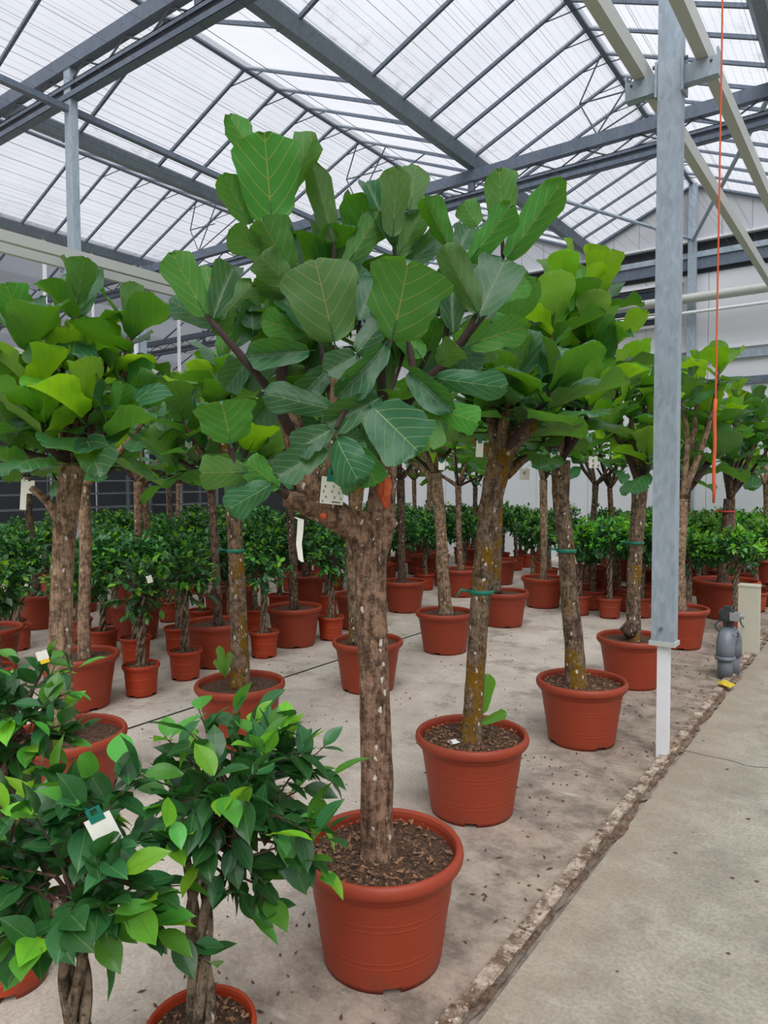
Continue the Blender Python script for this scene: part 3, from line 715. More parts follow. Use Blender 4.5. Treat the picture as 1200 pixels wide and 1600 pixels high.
def near_ficus(x, y, seed, label, n_tw, c, rad, size, per=8, nleaf=280, kind='S', extra=()):
    t = thing('braided_ficus', label, 'potted plant', (x, y, 0), 'braided weeping figs')
    pot(t, kind, True, seed, seed)
    st = stem_mesh(seed+50, .20, c.z-.06, .0128, 4, .8, False); put('braided_stem', st, t)
    r = random.Random(seed); leaves = []
    bm_ = MB(); tw = crown_twigs(seed, n_tw, c, rad)+[(V(a), V(b_)) for a, b_ in extra]
    for a, e in tw:
        mid = (a+e)/2+V((0, 0, .03)); bm_.tube([V((0, 0, c.z-.08)), a, mid, e], [.006, .004, .003, .0015], 4, False)
        d = e-a; dn = d.normalized()
        for i in range(per):
            q = .35+.65*(i+.5*r.random())/(per-.5); q = min(q, 1); p = a+d*q+V((0, 0, .03*4*q*(1-q)))
            ld = (dn*.75+rdir(r)*.85+V((0, 0, .2 if q > .9 else -.3))).normalized()
            s = size*r.uniform(.7, 1.2); bright = q > .8 and r.random() < .6
            leaves.append((q*d.length*(.8+.4*r.random()), p, ld, V((0, 0, 1))+rdir(r)*.45, s, (1 if r.random() < .4 else 2) if bright else 0))
    bm_.add('twigs', 'twig', t)
    leaves.sort(key=lambda l: -l[0])
    for q, p, ld, nn, s, mi in leaves[:nleaf]: leafobj(t, LF[mi], p+t.location, ld, nn, s, s*.54)
    if len(leaves) > nleaf:
        m = MB()
        for q, p, ld, nn, s, mi in leaves[nleaf:]: oval_leaf(m, p, ld, nn, s, s*.54, mi)
        m.add('foliage', ['ficus_leaf', 'ficus_leaf_bright', 'ficus_leaf_mid'], t)['kind'] = 'stuff'
    return t
# ---- fig trees
def rosette(t, end, axis, r, n, L, mat, spread=1.0):
    axis = axis.normalized(); a0 = r.uniform(0, 6.28); side = axis.orthogonal().normalized(); s2 = axis.cross(side)
    for i in range(n):
        q = i/max(1, n-1)                       # 0 = tip of the shoot, 1 = lowest leaf
        an = a0+i*2.4; tilt = math.radians(8+q*84*spread+r.uniform(-9, 9))
        rad = side*math.cos(an)+s2*math.sin(an)
        d = axis*math.cos(tilt)+rad*math.sin(tilt)
        d.z -= .12*q; d.normalize()
        nn = axis*math.sin(tilt)-rad*math.cos(tilt)+V((0, 0, .25))
        base = end-axis*(q*.20)+rad*.012
        l = L*1.1*r.uniform(.75, 1.15)*(.8+.35*math.sin(q*2.6)); w = l*r.uniform(.62, .84)
        leafobj(t, LEAF[mat if not (mat == 'fig_leaf_young' and q > .55) else 'fig_leaf'][r.randrange(8)], base, d, nn, l, w)
def fig_tree(label, xy, trunk, rpx, ends, n=7, L=.27, bark='bark_brown', seed=1, young=.3, kind='L', near=False, limbs=(), group='fiddle-leaf figs', leafmat=None, ext=None):
    """trunk/limbs/ends given as points in world space"""
    t = thing('fig_tree', label, 'potted tree', (xy[0], xy[1], 0), group)
    r = random.Random(seed); pot(t, kind, near, seed*.9, seed)
    m = MB(); sp = spline(trunk, 6); rr = lerpl(rpx, len(sp))
    rr = [q*(1+.06*noise.noise((i*.9, seed, 0))) for i, q in enumerate(rr)]; rr[0] *= 1.22; rr[1] *= 1.08
    m.tube([p-t.location for p in sp], rr, 14, True, 0, .10, seed)
    for lp, lr in limbs:
        s2 = spline(lp, 5); m.tube([p-t.location for p in s2], lerpl(lr, len(s2)), 11, True, 0, .14, seed+3)
    m.add('trunk', bark, t, smooth=True)
    fork = trunk[-1]
    for k, e in enumerate(ends):
        src = e[1] if isinstance(e, tuple) else fork
        e0 = e[0] if isinstance(e, tuple) else e
        mid = (src+e0)/2+V((r.uniform(-.05, .05), r.uniform(-.05, .05), -.04)); mid = mid+(e0-fork)*.08
        axis = (e0-mid).normalized()*.7+V((0, 0, .8))
        b = MB(); r0 = min(rpx[-1]*(.72 if k < 3 else .5), .034 if k < 3 else .022); s3 = spline([src, mid, e0-axis.normalized()*.06, e0], 4)
        b.tube([p-t.location for p in s3], lerpl([r0, r0*.72, .012, .008], len(s3)), 7, True, 0, .2, seed+k)
        b.add('branch', bark if k < 3 else 'bark_twig', t, smooth=True)
        mt = leafmat or ('fig_leaf_young' if r.random() < young else 'fig_leaf')
        rosette(t, e0, axis, r, n, L, mt)
    return t
exec_trees = []
def pxtree(label, pos, tp, wpx, ends, depth_jit=.3, limbs=(), **kw):
    D = depth((pos[0], pos[1], .8)); r = random.Random(kw.get('seed', 1)+99)
    tr = [at(x, y, D) for x, y in tp]; tr[0] = V((tr[0].x, tr[0].y, tr[0].z-.03))
    rad = [w*D/FPX/2 for w in wpx]
    en = [at(x, y, D+r.uniform(-depth_jit, depth_jit)) for x, y in ends]
    lb = [([at(x, y, D+dd) for x, y, dd in l], [w*D/FPX/2 for w in ws]) for l, ws in limbs]
    return fig_tree(label, pos, tr, rad, en, limbs=lb, **kw)

# ================================================================== THE MAIN TREE
A = (-1.37, 1.886); DA = depth((A[0], A[1], .8))
ta = thing('fig_tree', 'tallest fiddle-leaf fig with forked trunk in the nearest large terracotta pot', 'potted tree', (A[0], A[1], 0), 'fiddle-leaf figs')
pot(ta, 'L', True, .35, 0)
r = random.Random(11)
w2 = DA/FPX/2
m = MB()
def seg(pts, ws, n=16, rough=.12, sd=1.0):
    s_ = spline([at(x, y, DA+d)-ta.location for x, y, d in pts], 6); m.tube(s_, [q*w2 for q in lerpl(ws, len(s_))], n, True, 0, rough, sd)
seg([(592, 1352, 0), (590, 1300, 0), (588, 1180, 0), (584, 1050, 0), (580, 930, 0), (579, 850, 0), (582, 800, 0)], [62, 51, 49, 47, 48, 52, 56], 18, .10, 2)
seg([(575, 880, 0), (560, 835, 0), (535, 812, -.02), (505, 790, -.03), (485, 755, -.02), (466, 700, .02), (450, 640, .06)], [34, 44, 48, 50, 46, 38, 32], 14, .16, 3)
seg([(584, 870, 0), (594, 815, 0), (598, 770, 0), (604, 715, .02), (606, 660, .05)], [40, 46, 44, 36, 28], 14, .16, 4)
seg([(595, 830, 0), (606, 822, -.02), (617, 816, -.04)], [30, 24, 13], 10, .2, 5)
seg([(505, 795, -.03), (482, 790, -.05), (458, 782, -.07), (447, 778, -.08)], [40, 34, 28, 24], 10, .2, 6)
seg([(490, 765, -.02), (512, 735, -.06), (522, 700, -.08), (522, 620, -.08), (522, 540, -.08)], [26, 20, 15, 13, 9], 9, .2, 7)
m.add('trunk', 'bark_brown', ta, smooth=True)
def branch(pts, ws, sd=0):
    s_ = spline([at(x, y, DA+d)-ta.location for x, y, d in pts], 5); b_ = MB(); b_.tube(s_, [q*w2 for q in lerpl(ws, len(s_))], 8, True, 0, .25, sd)
    b_.add('branch', 'bark_twig', ta, smooth=True)
branch([(452, 650, .06), (440, 590, .1), (447, 510, .1), (448, 440, .06), (425, 345, .02)], [26, 18, 13, 10, 7], 1)
branch([(462, 690, .02), (420, 610, -.05), (380, 560, -.1), (350, 525, -.12), (322, 492, -.12)], [20, 14, 12, 10, 7], 2)
branch([(470, 785, -.06), (438, 768, -.1), (415, 752, -.14), (370, 735, -.18), (362, 692, -.2)], [16, 11, 9, 8, 6], 3)
branch([(606, 665, .05), (596, 600, .0), (600, 560, -.1), (612, 530, -.14)], [24, 16, 10, 7], 4)
branch([(606, 670, .05), (650, 610, .08), (690, 575, .06), (728, 525, .02), (748, 490, 0)], [24, 18, 16, 15, 11], 5)
branch([(650, 605, .08), (640, 540, .15), (625, 460, .15), (614, 370, .12)], [14, 11, 9, 6], 6)
branch([(690, 575, .06), (700, 500, .14), (705, 440, .18), (733, 405, .18)], [13, 10, 9, 6], 7)
branch([(728, 525, .02), (770, 470, .15), (785, 410, .2), (784, 362, .2)], [13, 10, 8, 6], 8)
branch([(522, 640, -.08), (500, 520, .1), (520, 420, .14), (522, 377, .14)], [12, 9, 8, 6], 9)
branch([(600, 660, .03), (560, 640, -.1), (540, 640, -.18), (525, 670, -.22)], [12, 9, 8, 6], 10)
branch([(640, 620, .08), (680, 610, -.05), (690, 600, -.1)], [9, 7, 5], 11)
# leaves: base x,y  tip x,y  width px  side shown (t top, u under)  depth of base  depth of tip  mesh
LV = [
 (425,350,413,205,104,'u',.02,-.02,0), (402,250,360,183,42,'u',.10,.16,1), (428,335,498,200,56,'u',.06,.12,5), (520,378,490,256,44,'u',.12,.10,3), (390,350,348,272,26,'u',.05,.0,3),
 (425,402,350,362,44,'u',.0,-.08,4), (450,424,408,338,70,'u',-.02,-.08,1), (448,442,405,398,56,'u',-.06,-.12,5), (522,534,492,400,112,'u',-.12,-.20,2), (322,494,266,392,54,'u',-.12,-.16,0),
 (333,498,366,402,30,'t',-.12,-.05,3), (336,506,246,462,34,'t',-.10,-.02,4), (330,512,395,448,66,'u',-.02,.12,1), (345,500,318,406,40,'u',.0,.12,5), (395,515,392,462,44,'t',.0,.06,4),
 (540,416,596,330,52,'u',.12,.12,1), (616,390,572,268,46,'t',.12,.16,3), (614,370,620,258,50,'u',.08,.04,0), (640,328,652,250,54,'u',.16,.20,2), (622,400,664,322,44,'u',.16,.20,5),
 (700,385,664,305,40,'u',.16,.10,3), (784,364,782,262,60,'u',.20,.20,0), (792,404,878,284,58,'u',.16,.12,3), (733,408,804,318,52,'u',.14,.08,1), (746,488,690,378,50,'u',-.02,-.06,5),
 (748,494,792,396,78,'t',-.02,.06,0), (612,532,645,402,124,'u',-.14,-.22,1), (557,552,620,474,42,'t',-.16,-.12,4), (708,520,706,428,50,'t',.06,.12,3), (730,540,815,508,50,'u',.0,.04,4),
 (684,570,718,536,44,'u',-.02,-.08,1), (680,590,796,608,44,'t',-.08,-.12,4), (483,548,383,556,34,'t',-.10,-.14,3), (522,640,410,612,46,'t',-.14,-.20,4), (592,622,508,664,40,'t',-.14,-.22,3),
 (583,636,656,706,92,'t',-.18,-.24,0), (517,672,456,704,42,'t',-.22,-.26,1), (527,686,553,748,62,'t',-.24,-.30,4), (507,702,430,744,48,'t',-.22,-.30,1), (436,762,384,720,46,'u',-.14,-.2,5),
 (361,693,346,622,86,'u',-.22,-.26,1), (386,738,308,738,50,'u',-.18,-.24,0), (422,757,360,796,44,'t',-.16,-.24,4), (398,748,342,756,22,'t',-.14,-.1,3), (664,626,676,708,38,'u',-.06,-.08,1),
 (684,638,752,662,36,'u',-.06,-.1,0), (640,580,702,640,36,'t',-.02,-.12,3), (572,655,606,712,40,'t',-.1,-.08,4), (516,546,436,454,46,'t',-.06,.02,3), (556,556,510,580,28,'t',-.16,-.22,1),
 (600,540,532,622,46,'t',-.14,-.2,3), (512,575,466,626,44,'t',-.06,-.1,1), (480,520,402,502,40,'u',.0,-.05,4), (366,542,408,472,40,'t',.02,.08,3), (546,462,572,412,44,'t',.08,.12,1),
 (746,354,724,316,34,'u',.25,.28,0), (712,402,736,348,46,'t',.18,.22,1), (630,418,694,362,40,'t',.2,.26,3), (560,440,530,352,46,'u',.16,.2,5), (470,420,430,350,46,'t',.14,.2,0),
 (455,470,402,430,52,'u',.1,.1,1), (470,500,424,536,40,'u',.06,.02,2), (430,560,376,596,40,'t',.0,-.04,4), (400,600,340,570,44,'t',.05,.1,1), (440,600,400,662,44,'t',.04,.0,3),
 (560,500,590,430,50,'t',.05,.1,0), (660,500,690,430,46,'t',.15,.2,1), (700,540,760,580,48,'t',.1,.14,4), (660,560,620,500,46,'u',.12,.16,5), (760,470,820,440,52,'u',.15,.2,4),
 (775,440,742,400,40,'t',.25,.3,1), (480,600,430,650,42,'t',.08,.1,3), (560,600,600,650,46,'t',.1,.1,4), (500,480,462,430,44,'u',.16,.2,1), (420,450,370,470,46,'u',.12,.18,2),
 (610,470,584,420,40,'t',.2,.24,5), (524,700,566,664,38,'t',-.1,-.02,1), (640,640,700,690,44,'t',.05,.1,4), (560,700,590,760,40,'u',-.1,-.1,0), (530,720,562,768,46,'t',-.16,-.12,3),
 (452,640,500,690,44,'t',.1,.12,4), (390,560,350,610,36,'t',-.02,-.02,3), (690,470,650,440,36,'t',.25,.3,0), (740,560,780,540,40,'u',.15,.2,5), (660,590,720,560,44,'t',.18,.2,3),
]
for k, (bx, by, tx, ty, w, f, d0, d1, mi) in enumerate(LV):
    p0, p1 = at(bx, by, DA+d0), at(tx, ty, DA+d1); d = p1-p0; L = d.length
    tc = (CAM-p0).normalized(); nn = tc if f == 't' else -tc
    q = Matrix.Rotation(r.uniform(-.3, .3), 3, d.normalized()); nn = q @ nn
    leafobj(ta, LEAF['fig_leaf'][mi], p0, d, nn, L, max(w*DA/FPX*1.04, .1))
for (x, y, d_) in ((470, 560, .25), (560, 480, .3), (640, 520, .32), (500, 430, .3), (600, 600, .28), (430, 500, .28), (700, 480, .34), (560, 380, .3), (470, 640, .2)):
    e = at(x, y, DA+d_); rosette(ta, e, V((0, 0, 1))+rdir(r)*.3, r, 5, .25, 'fig_leaf')
    b_ = MB(); src = at(560+(x-560)*.35, 660, DA+.05); b_.tube([q-ta.location for q in spline([src, (src+e)/2+V((0, 0, -.03)), e], 4)], .008, 6); b_.add('branch', 'bark_twig', ta)
# pruning wounds
m = MB(); c = at(601, 772, DA-.058)
pts = [at(x, y, DA+d)-ta.location for x, y, d in ((596, 742, -.045), (602, 752, -.056), (601, 768, -.062), (602, 782, -.062), (604, 794, -.052))]
m.tube(spline([p+FW*.012 for p in pts], 4), lerpl([.004, .018, .022, .018, .013, .004], 17), 12, True, 0, .55, 2.7); m.add('pruning_wound', 'wound_orange', ta, smooth=False)['label'] = 'orange painted pruning wound'
m = MB(); m.tube([at(506, 806, DA-.07)-ta.location, at(505, 807, DA-.086)-ta.location], [.013, .010], 10); m.add('pruning_wound', 'wound_orange', ta, smooth=True)['label'] = 'small round orange pruning wound'

# ================================================================== OTHER FIGS (row beside the kerb, then the rows behind)
B_ = (-1.633, 2.997)
tb = pxtree('fiddle-leaf fig with leaning lichen-spotted trunk in the second pot along the kerb', B_, [(736, 1165), (742, 1060), (750, 950), (757, 860), (768, 780), (782, 715)], [36, 29, 31, 31, 34, 40],
  [(765, 555), (808, 585), (782, 515), (742, 615), (822, 640), (760, 640), (862, 600)], bark='bark_moss', seed=21, near=True, young=.15, L=.27, n=8,
  limbs=[([(780, 725, 0), (800, 690, 0), (825, 665, .02), (848, 640, .05), (868, 600, .1)], [36, 32, 30, 25, 18]), ([(775, 740, 0), (768, 715, -.05), (758, 700, -.08), (740, 688, -.1)], [20, 14, 11, 8]), ([(790, 740, 0), (815, 720, .05), (832, 710, .1)], [22, 14, 9]), ([(778, 720, 0), (775, 660, .08), (790, 590, .1)], [24, 18, 12])])
pxtree('fiddle-leaf fig with yellow-mossed trunk in the third pot along the kerb', (-1.522, 4.194), [(901, 1072), (896, 1000), (889, 920), (884, 850), (877, 780), (876, 720)], [36, 29, 27, 25, 26, 30],
  [(882, 440), (930, 448), (862, 500), (918, 505), (840, 570), (895, 560), (945, 540), (868, 630), (920, 610), (835, 660)], bark='bark_moss', seed=32, near=True, young=.85, L=.28, n=8)
pxtree('fiddle-leaf fig with knotted trunk base left of the big steel post', (-1.619, 5.588), [(988, 1010), (990, 985), (990, 930), (994, 850), (1000, 760)], [24, 22, 21, 21, 24],
  [(962, 590), (1003, 580), (985, 620), (945, 650), (1022, 640), (975, 690), (1010, 700)], bark='bark_moss', seed=43, young=.85, L=.27, n=7)
pxtree('fiddle-leaf fig in the pot partly hidden by the big steel post', (-1.634, 7.129), [(1063, 960), (1062, 880), (1066, 780)], [20, 17, 18],
  [(1090, 580), (1124, 572), (1065, 610), (1105, 640), (1060, 690), (1120, 700), (1085, 720), (1140, 650)], bark='bark_pale', seed=54, young=.7, L=.28, n=7)
pxtree('fiddle-leaf fig with red tie in an extra-wide pot behind the beige box', (-1.55, 9.0), [(1129, 915), (1132, 860), (1140, 780)], [17, 16, 17],
  [(1150, 640), (1190, 650), (1120, 660), (1170, 690), (1205, 690), (1145, 710)], bark='bark_dark', seed=65, kind='XL', L=.28)
pxtree('fiddle-leaf fig half hidden behind the trunk of the tallest fig', (-3.265, 4.32), [(556, 1003), (553, 930), (550, 850), (560, 750)], [22, 20, 20, 22],
  [(520, 590), (565, 640), (600, 560), (590, 690), (500, 660), (545, 700)], bark='bark_moss', seed=76)
pxtree('slim fiddle-leaf fig with straight pale trunk between the two nearest kerb trees', (-3.387, 5.687), [(697, 958), (692, 900), (688, 820), (680, 740)], [22, 20, 18, 20],
  [(640, 620), (700, 590), (740, 640), (655, 670), (715, 680), (620, 680)], bark='bark_pale', seed=87, limbs=[([(681, 760, 0), (662, 735, 0), (640, 720, .1)], [13, 10, 7])])
pxtree('fiddle-leaf fig directly behind the leaning lichen-spotted trunk', (-3.463, 7.089), [(774, 922), (776, 860), (778, 760)], [17, 16, 17],
  [(760, 640), (800, 630), (825, 690), (785, 690), (745, 690)], bark='bark_moss', seed=98)
pxtree('thin fiddle-leaf fig standing left of the yellow-mossed trunk', (-3.567, 8.415), [(849, 905), (850, 850), (849, 750)], [12, 11, 12],
  [(848, 680), (885, 690), (835, 650), (872, 640), (860, 715)], bark='bark_pale', seed=109, L=.24)
pxtree('thin dark fiddle-leaf fig just right of the tallest fig trunk', (-4.853, 7.179), [(628, 912), (627, 850), (626, 750)], [13, 12, 13],
  [(605, 660), (650, 690), (632, 630), (620, 710), (590, 700)], bark='bark_dark', seed=120, L=.25)
PK = at(375, 1063, 4.33); PK = (PK.x, PK.y); PM = at(107, 1140, 3.48); PM = (PM.x, PM.y)
pxtree('fiddle-leaf fig with green band and yellow-patched trunk left of the tallest fig', PK, [(376, 1068), (374, 1000), (370, 900), (366, 820), (364, 760)], [33, 27, 25, 24, 28],
  [(330, 600), (285, 650), (400, 610), (265, 700), (420, 690), (350, 560), (310, 710), (390, 680)], bark='bark_moss', seed=131, n=7, L=.25)
pxtree('fiddle-leaf fig with broad pale trunk and bright top leaves at far left', PM, [(97, 1130), (95, 1040), (96, 940), (100, 850), (108, 770), (116, 725)], [40, 36, 34, 33, 36, 38],
  [(118, 470), (205, 500), (40, 520), (95, 550), (165, 560), (52, 600), (210, 610), (15, 680), (125, 620), (180, 650), (70, 660)], bark='bark_pale', seed=142, n=7, L=.25, young=.45,
  limbs=[([(102, 850, 0), (85, 800, -.03), (65, 775, -.05), (48, 762, -.06)], [20, 15, 12, 9]), ([(112, 740, 0), (92, 700, .02), (62, 665, .05), (45, 640, .05)], [20, 15, 11, 8]), ([(116, 735, 0), (140, 690, 0), (160, 650, .03)], [22, 15, 9])])
pxtree('fiddle-leaf fig with slim grey trunk right behind the broad pale trunk', (-4.70, 2.79), [(132, 1025), (131, 960), (134, 860), (130, 760)], [20, 18, 19, 20],
  [(180, 600), (232, 640), (150, 650), (110, 570), (210, 690), (170, 700)], bark='bark_pale', seed=153, L=.25)
pxtree('dark-stemmed fiddle-leaf fig in a mulched pot behind the green-banded trunk', (-4.794, 4.131), [(341, 975), (338, 900), (332, 800), (326, 720)], [14, 13, 13, 14],
  [(300, 620), (340, 640), (268, 660), (310, 690), (362, 690), (285, 720)], bark='bark_dark', seed=164, L=.25)
pxtree('fiddle-leaf fig in the pot just left of the tallest fig trunk', (-4.742, 5.078), [(460, 952), (458, 880), (452, 780)], [14, 13, 14],
  [(450, 620), (482, 660), (430, 690), (462, 710), (500, 700)], bark='bark_dark', seed=175, L=.25)
# crowded rows behind
rnd = random.Random(77)
MARKS = [(97, 'the broad pale trunk'), (131, 'the slim grey trunk'), (214, 'the leftmost orange-pot fig'), (290, 'the second orange-pot fig'), (370, 'the green-banded trunk'), (460, 'the ribbon under the cut stub'), (580, 'the tallest fig trunk'), (690, 'the slim straight pale trunk'), (755, 'the leaning spotted trunk'), (849, 'the thin pale trunk'), (888, 'the yellow-mossed trunk'), (993, 'the knotted trunk'), (1042, 'the big steel post'), (1131, 'the red-tied trunk')]
ORD = ['nearest', 'second nearest', 'third nearest', 'fourth nearest', 'fifth nearest', 'sixth nearest', 'seventh nearest', 'eighth nearest', 'ninth nearest', 'tenth nearest', 'eleventh nearest', 'twelfth nearest', 'thirteenth nearest', 'fourteenth nearest', 'fifteenth nearest', 'sixteenth nearest', 'seventeenth nearest', 'eighteenth nearest']
def pu(x, y):
    q = V((x, y, 1))-CAM; return 600+FPX*q.dot(RT)/q.dot(FW)
def by_place(items, what):
    cnt = {}; out = {}
    for x, y in sorted(items, key=lambda p: depth((p[0], p[1], 1))):
        u = pu(x, y); mu, nm = min(MARKS, key=lambda k: abs(k[0]-u)); key = ('left' if u < mu else 'right', nm)
        k = cnt.get(key, 0); cnt[key] = k+1
        out[x, y] = '%s %s of %s, %s there' % (what, key[0], nm, ORD[min(k, len(ORD)-1)])
    return out
taken = [A, B_, (-1.522, 4.194), (-1.619, 5.588), (-1.634, 7.129), (-1.55, 9.0), (-3.265, 4.32), (-3.387, 5.687), (-3.463, 7.089), (-3.567, 8.415), (-4.853, 7.179), PK, PM, (-4.70, 2.79), (-4.794, 4.131), (-4.742, 5.078)]
auto = [(-4.75, 6.1), (-4.8, 8.5), (-4.85, 9.9), (-3.5, 9.8), (-3.5, 11.3), (-1.7, 10.4), (-2.5, 10.0), (-2.5, 11.6), (-1.5, 12.1), (-6.15, 2.9), (-6.2, 4.3), (-6.1, 5.6), (-6.2, 7.0), (-6.15, 8.4), (-6.2, 9.8), (-7.6, 4.0), (-7.6, 5.4), (-7.6, 6.8), (-7.6, 8.3), (-7.6, 9.9), (-9.1, 5.3), (-9.1, 7.0), (-9.1, 8.7), (-9.1, 10.6), (-10.7, 6.2), (-10.7, 8.2), (-10.7, 10.3), (-6.2, 11.4), (-7.6, 11.6)]
auto = [(x+rnd.uniform(-.08, .08), y+rnd.uniform(-.1, .1)) for x, y in auto]
auto = [p for p in auto if -40 < pu(*p) < 1260]; AL = by_place(auto, 'fiddle-leaf fig')
for k, (x, y) in enumerate(auto):
    taken.append((x, y))
    h = rnd.uniform(1.45, 1.7); dx, dy = rnd.uniform(-.08, .08), rnd.uniform(-.08, .08)
    tr = [V((x, y, .33)), V((x+dx*.5, y+dy*.2, .8)), V((x+dx, y+dy, 1.2)), V((x+dx*1.2, y+dy*1.2, h))]
    ends = []
    for j in range(6):
        a = j*1.05*1.3+k; q = rnd.uniform(.22, .5); ends.append(tr[-1]+V((q*math.cos(a), q*math.sin(a), rnd.uniform(.25, .95) if j else 1.05)))
    fig_tree(AL[x, y], (x, y), tr, [.05, .042, .04, .045], ends, n=7 if x > -7 else 6, L=.26, bark=('bark_dark', 'bark_brown', 'bark_pale')[k % 3], seed=200+k, young=.55, group='fiddle-leaf figs in the crowded back rows')

# ---- small braided figs
near_ficus(-1.39, 1.13, 3, 'foreground braided fig with airy crown just left of the nearest large pot', 46, V((.075, .055, .80)), (.25, .25, .25), .090, 8, 290,
  extra=[((.12, .1, .70), (.25, .20, .60)), ((.05, 0, .66), (.10, .08, .50)), ((.08, .05, .62), (.16, .1, .52)), ((.1, .1, .85), (.28, .20, .86))])
near_ficus(-1.47, .845, 8, 'foreground braided fig with a ragged white tag in its crown', 40, V((0.01, 0.01, .745)), (.25, .25, .215), .094, 8, 280,
  extra=[((.05, .05, .62), (.20, .22, .47)), ((0, 0, .64), (-.14, -.10, .54))])
near_ficus(-2.27, 1.09, 13, 'braided fig at the left edge with a small yellow label', 40, V((0.02, .02, .84)), (.26, .26, .27), .085, 8, 260)
kf = 0
row = [(-4.57, 3.21), (-4.656, 3.688), (-4.642, 4.568), (-4.595, 5.46)]
near_ficus(-4.57, 3.21, 17, 'braided fig in orange pot, leftmost of the row behind the large pots', 44, V((0, 0, .80)), (.29, .29, .26), .075, 8, 200)
near_ficus(-4.656, 3.688, 23, 'braided fig in orange pot, second from the left in the row', 44, V((0, 0, .82)), (.28, .28, .25), .075, 8, 200)
near_ficus(-4.642, 4.568, 29, 'braided fig in orange pot right of the green-banded trunk', 44, V((0, 0, .82)), (.27, .27, .25), .075, 8, 180)
near_ficus(-4.595, 5.46, 31, 'braided fig in orange pot close left of the tallest fig trunk', 40, V((0, 0, .82)), (.25, .25, .25), .072, 8, 160)
taken += row+[(-1.39, 1.13), (-1.47, .845), (-2.27, 1.09)]
spots = []
for px, py in ((916, 940), (966, 950), (1002, 968), (1116, 976), (1185, 975), (958, 925), (1042, 945)):
    p = onZ(px, py-4, 0); spots.append((p.x, p.y, 'SD', 'braided fig in small pot near the big post'))
for y in [8.2+.46*i for i in range(12)]:
    for x in (-1.25, -1.7, -2.15, -2.6, -3.05): spots.append((x+rnd.uniform(-.07, .07), y+rnd.uniform(-.1, .1), 'SD', 'braided fig in the dense block by the far wall'))
for x in (-5.45, -5.95, -6.7, -7.2, -8.1, -8.6, -9.6, -10.2, -11.2):
    y = 2.0+max(0, (-x-5.4)*.28)
    while y < 13.2 and (y < 9.5 or x > -9):
        spots.append((x+rnd.uniform(-.1, .1), y+rnd.uniform(-.12, .12), 'SD' if x < -6.5 else 'S', 'braided fig in the dense rows at the left back' if y < 6.5 else 'braided fig in the dense rows behind the tallest fig'))
        y += .56 if x > -8.3 else .7
for x, y in ((-3.4, 9.1), (-4.1, 9.3), (-4.3, 10.4), (-3.9, 11.9), (-4.8, 11.2), (-3.0, 12.9), (-4.0, 13.0), (-4.9, 12.6)): spots.append((x, y, 'SD', 'braided fig in the dense rows behind the tallest fig'))
ok = []; RADII = {q: .14 for q in row}; RADII.update({(-1.39, 1.13): .14, (-1.47, .845): .14, (-2.27, 1.09): .14, (-1.55, 9.0): .37})
for x, y, kd, lb in spots:
    if not -40 < pu(x, y) < 1250 or y > 13.5 or any(math.hypot(x-a, y-c) < RADII.get((a, c), .275)+.155+(.06 if x < -4 else 0) for a, c in taken): continue
    taken.append((x, y)); RADII[x, y] = .14; ok.append((x, y, kd))
SL = by_place([(x, y) for x, y, kd in ok], 'small braided fig')
for x, y, kd in ok: small_ficus(x, y, kf, SL[x, y], kd, 'braided figs in the crowded back rows'); kf += 1

# ================================================================== SMALL THINGS
# sprouts at the foot of two trunks
def sprout(t, items, mat='fig_leaf_young'):
    for b0, e0, w in items:
        d = e0-b0; leafobj(t, LEAF[mat][0], b0, d, (b0-CAM).normalized()*-1, d.length, w)
DB = depth((B_[0], B_[1], .5))
sprout(tb, [(at(752, 1115, DB-.03), at(763, 1052, DB-.03), .085), (at(752, 1130, DB-.05), at(792, 1113, DB-.08), .05)])
# plant tags
bpy.context.view_layer.update()
TW = {}
def twig_near(px, py, want):
    if not TW:
        for o in COL.objects:
            if o.type == 'MESH' and o.parent and o.name.startswith(('branch', 'twigs', 'trunk', 'braided_stem')):
                mw = o.matrix_world
                for vi_ in range(0, len(o.data.vertices), 4):
                    p = mw @ o.data.vertices[vi_].co; q = p-CAM; d = q.dot(FW)
                    if d > .5: TW.setdefault((int(600+FPX*q.dot(RT)/d)//40, int(800-FPX*q.dot(UP)/d)//40), []).append((600+FPX*q.dot(RT)/d, 800-FPX*q.dot(UP)/d, d, p))
    best = None
    for i in range(-2, 3):
        for j in range(-2, 3):
            for u, v, d, p in TW.get((int(px)//40+i, int(py)//40+j), ()):
                sc_ = math.hypot(u-px, v-(py-8))+abs(d-want)*60+(25 if v > py else 0)
                if best is None or sc_ < best[0]: best = (sc_, d, p)
    return best
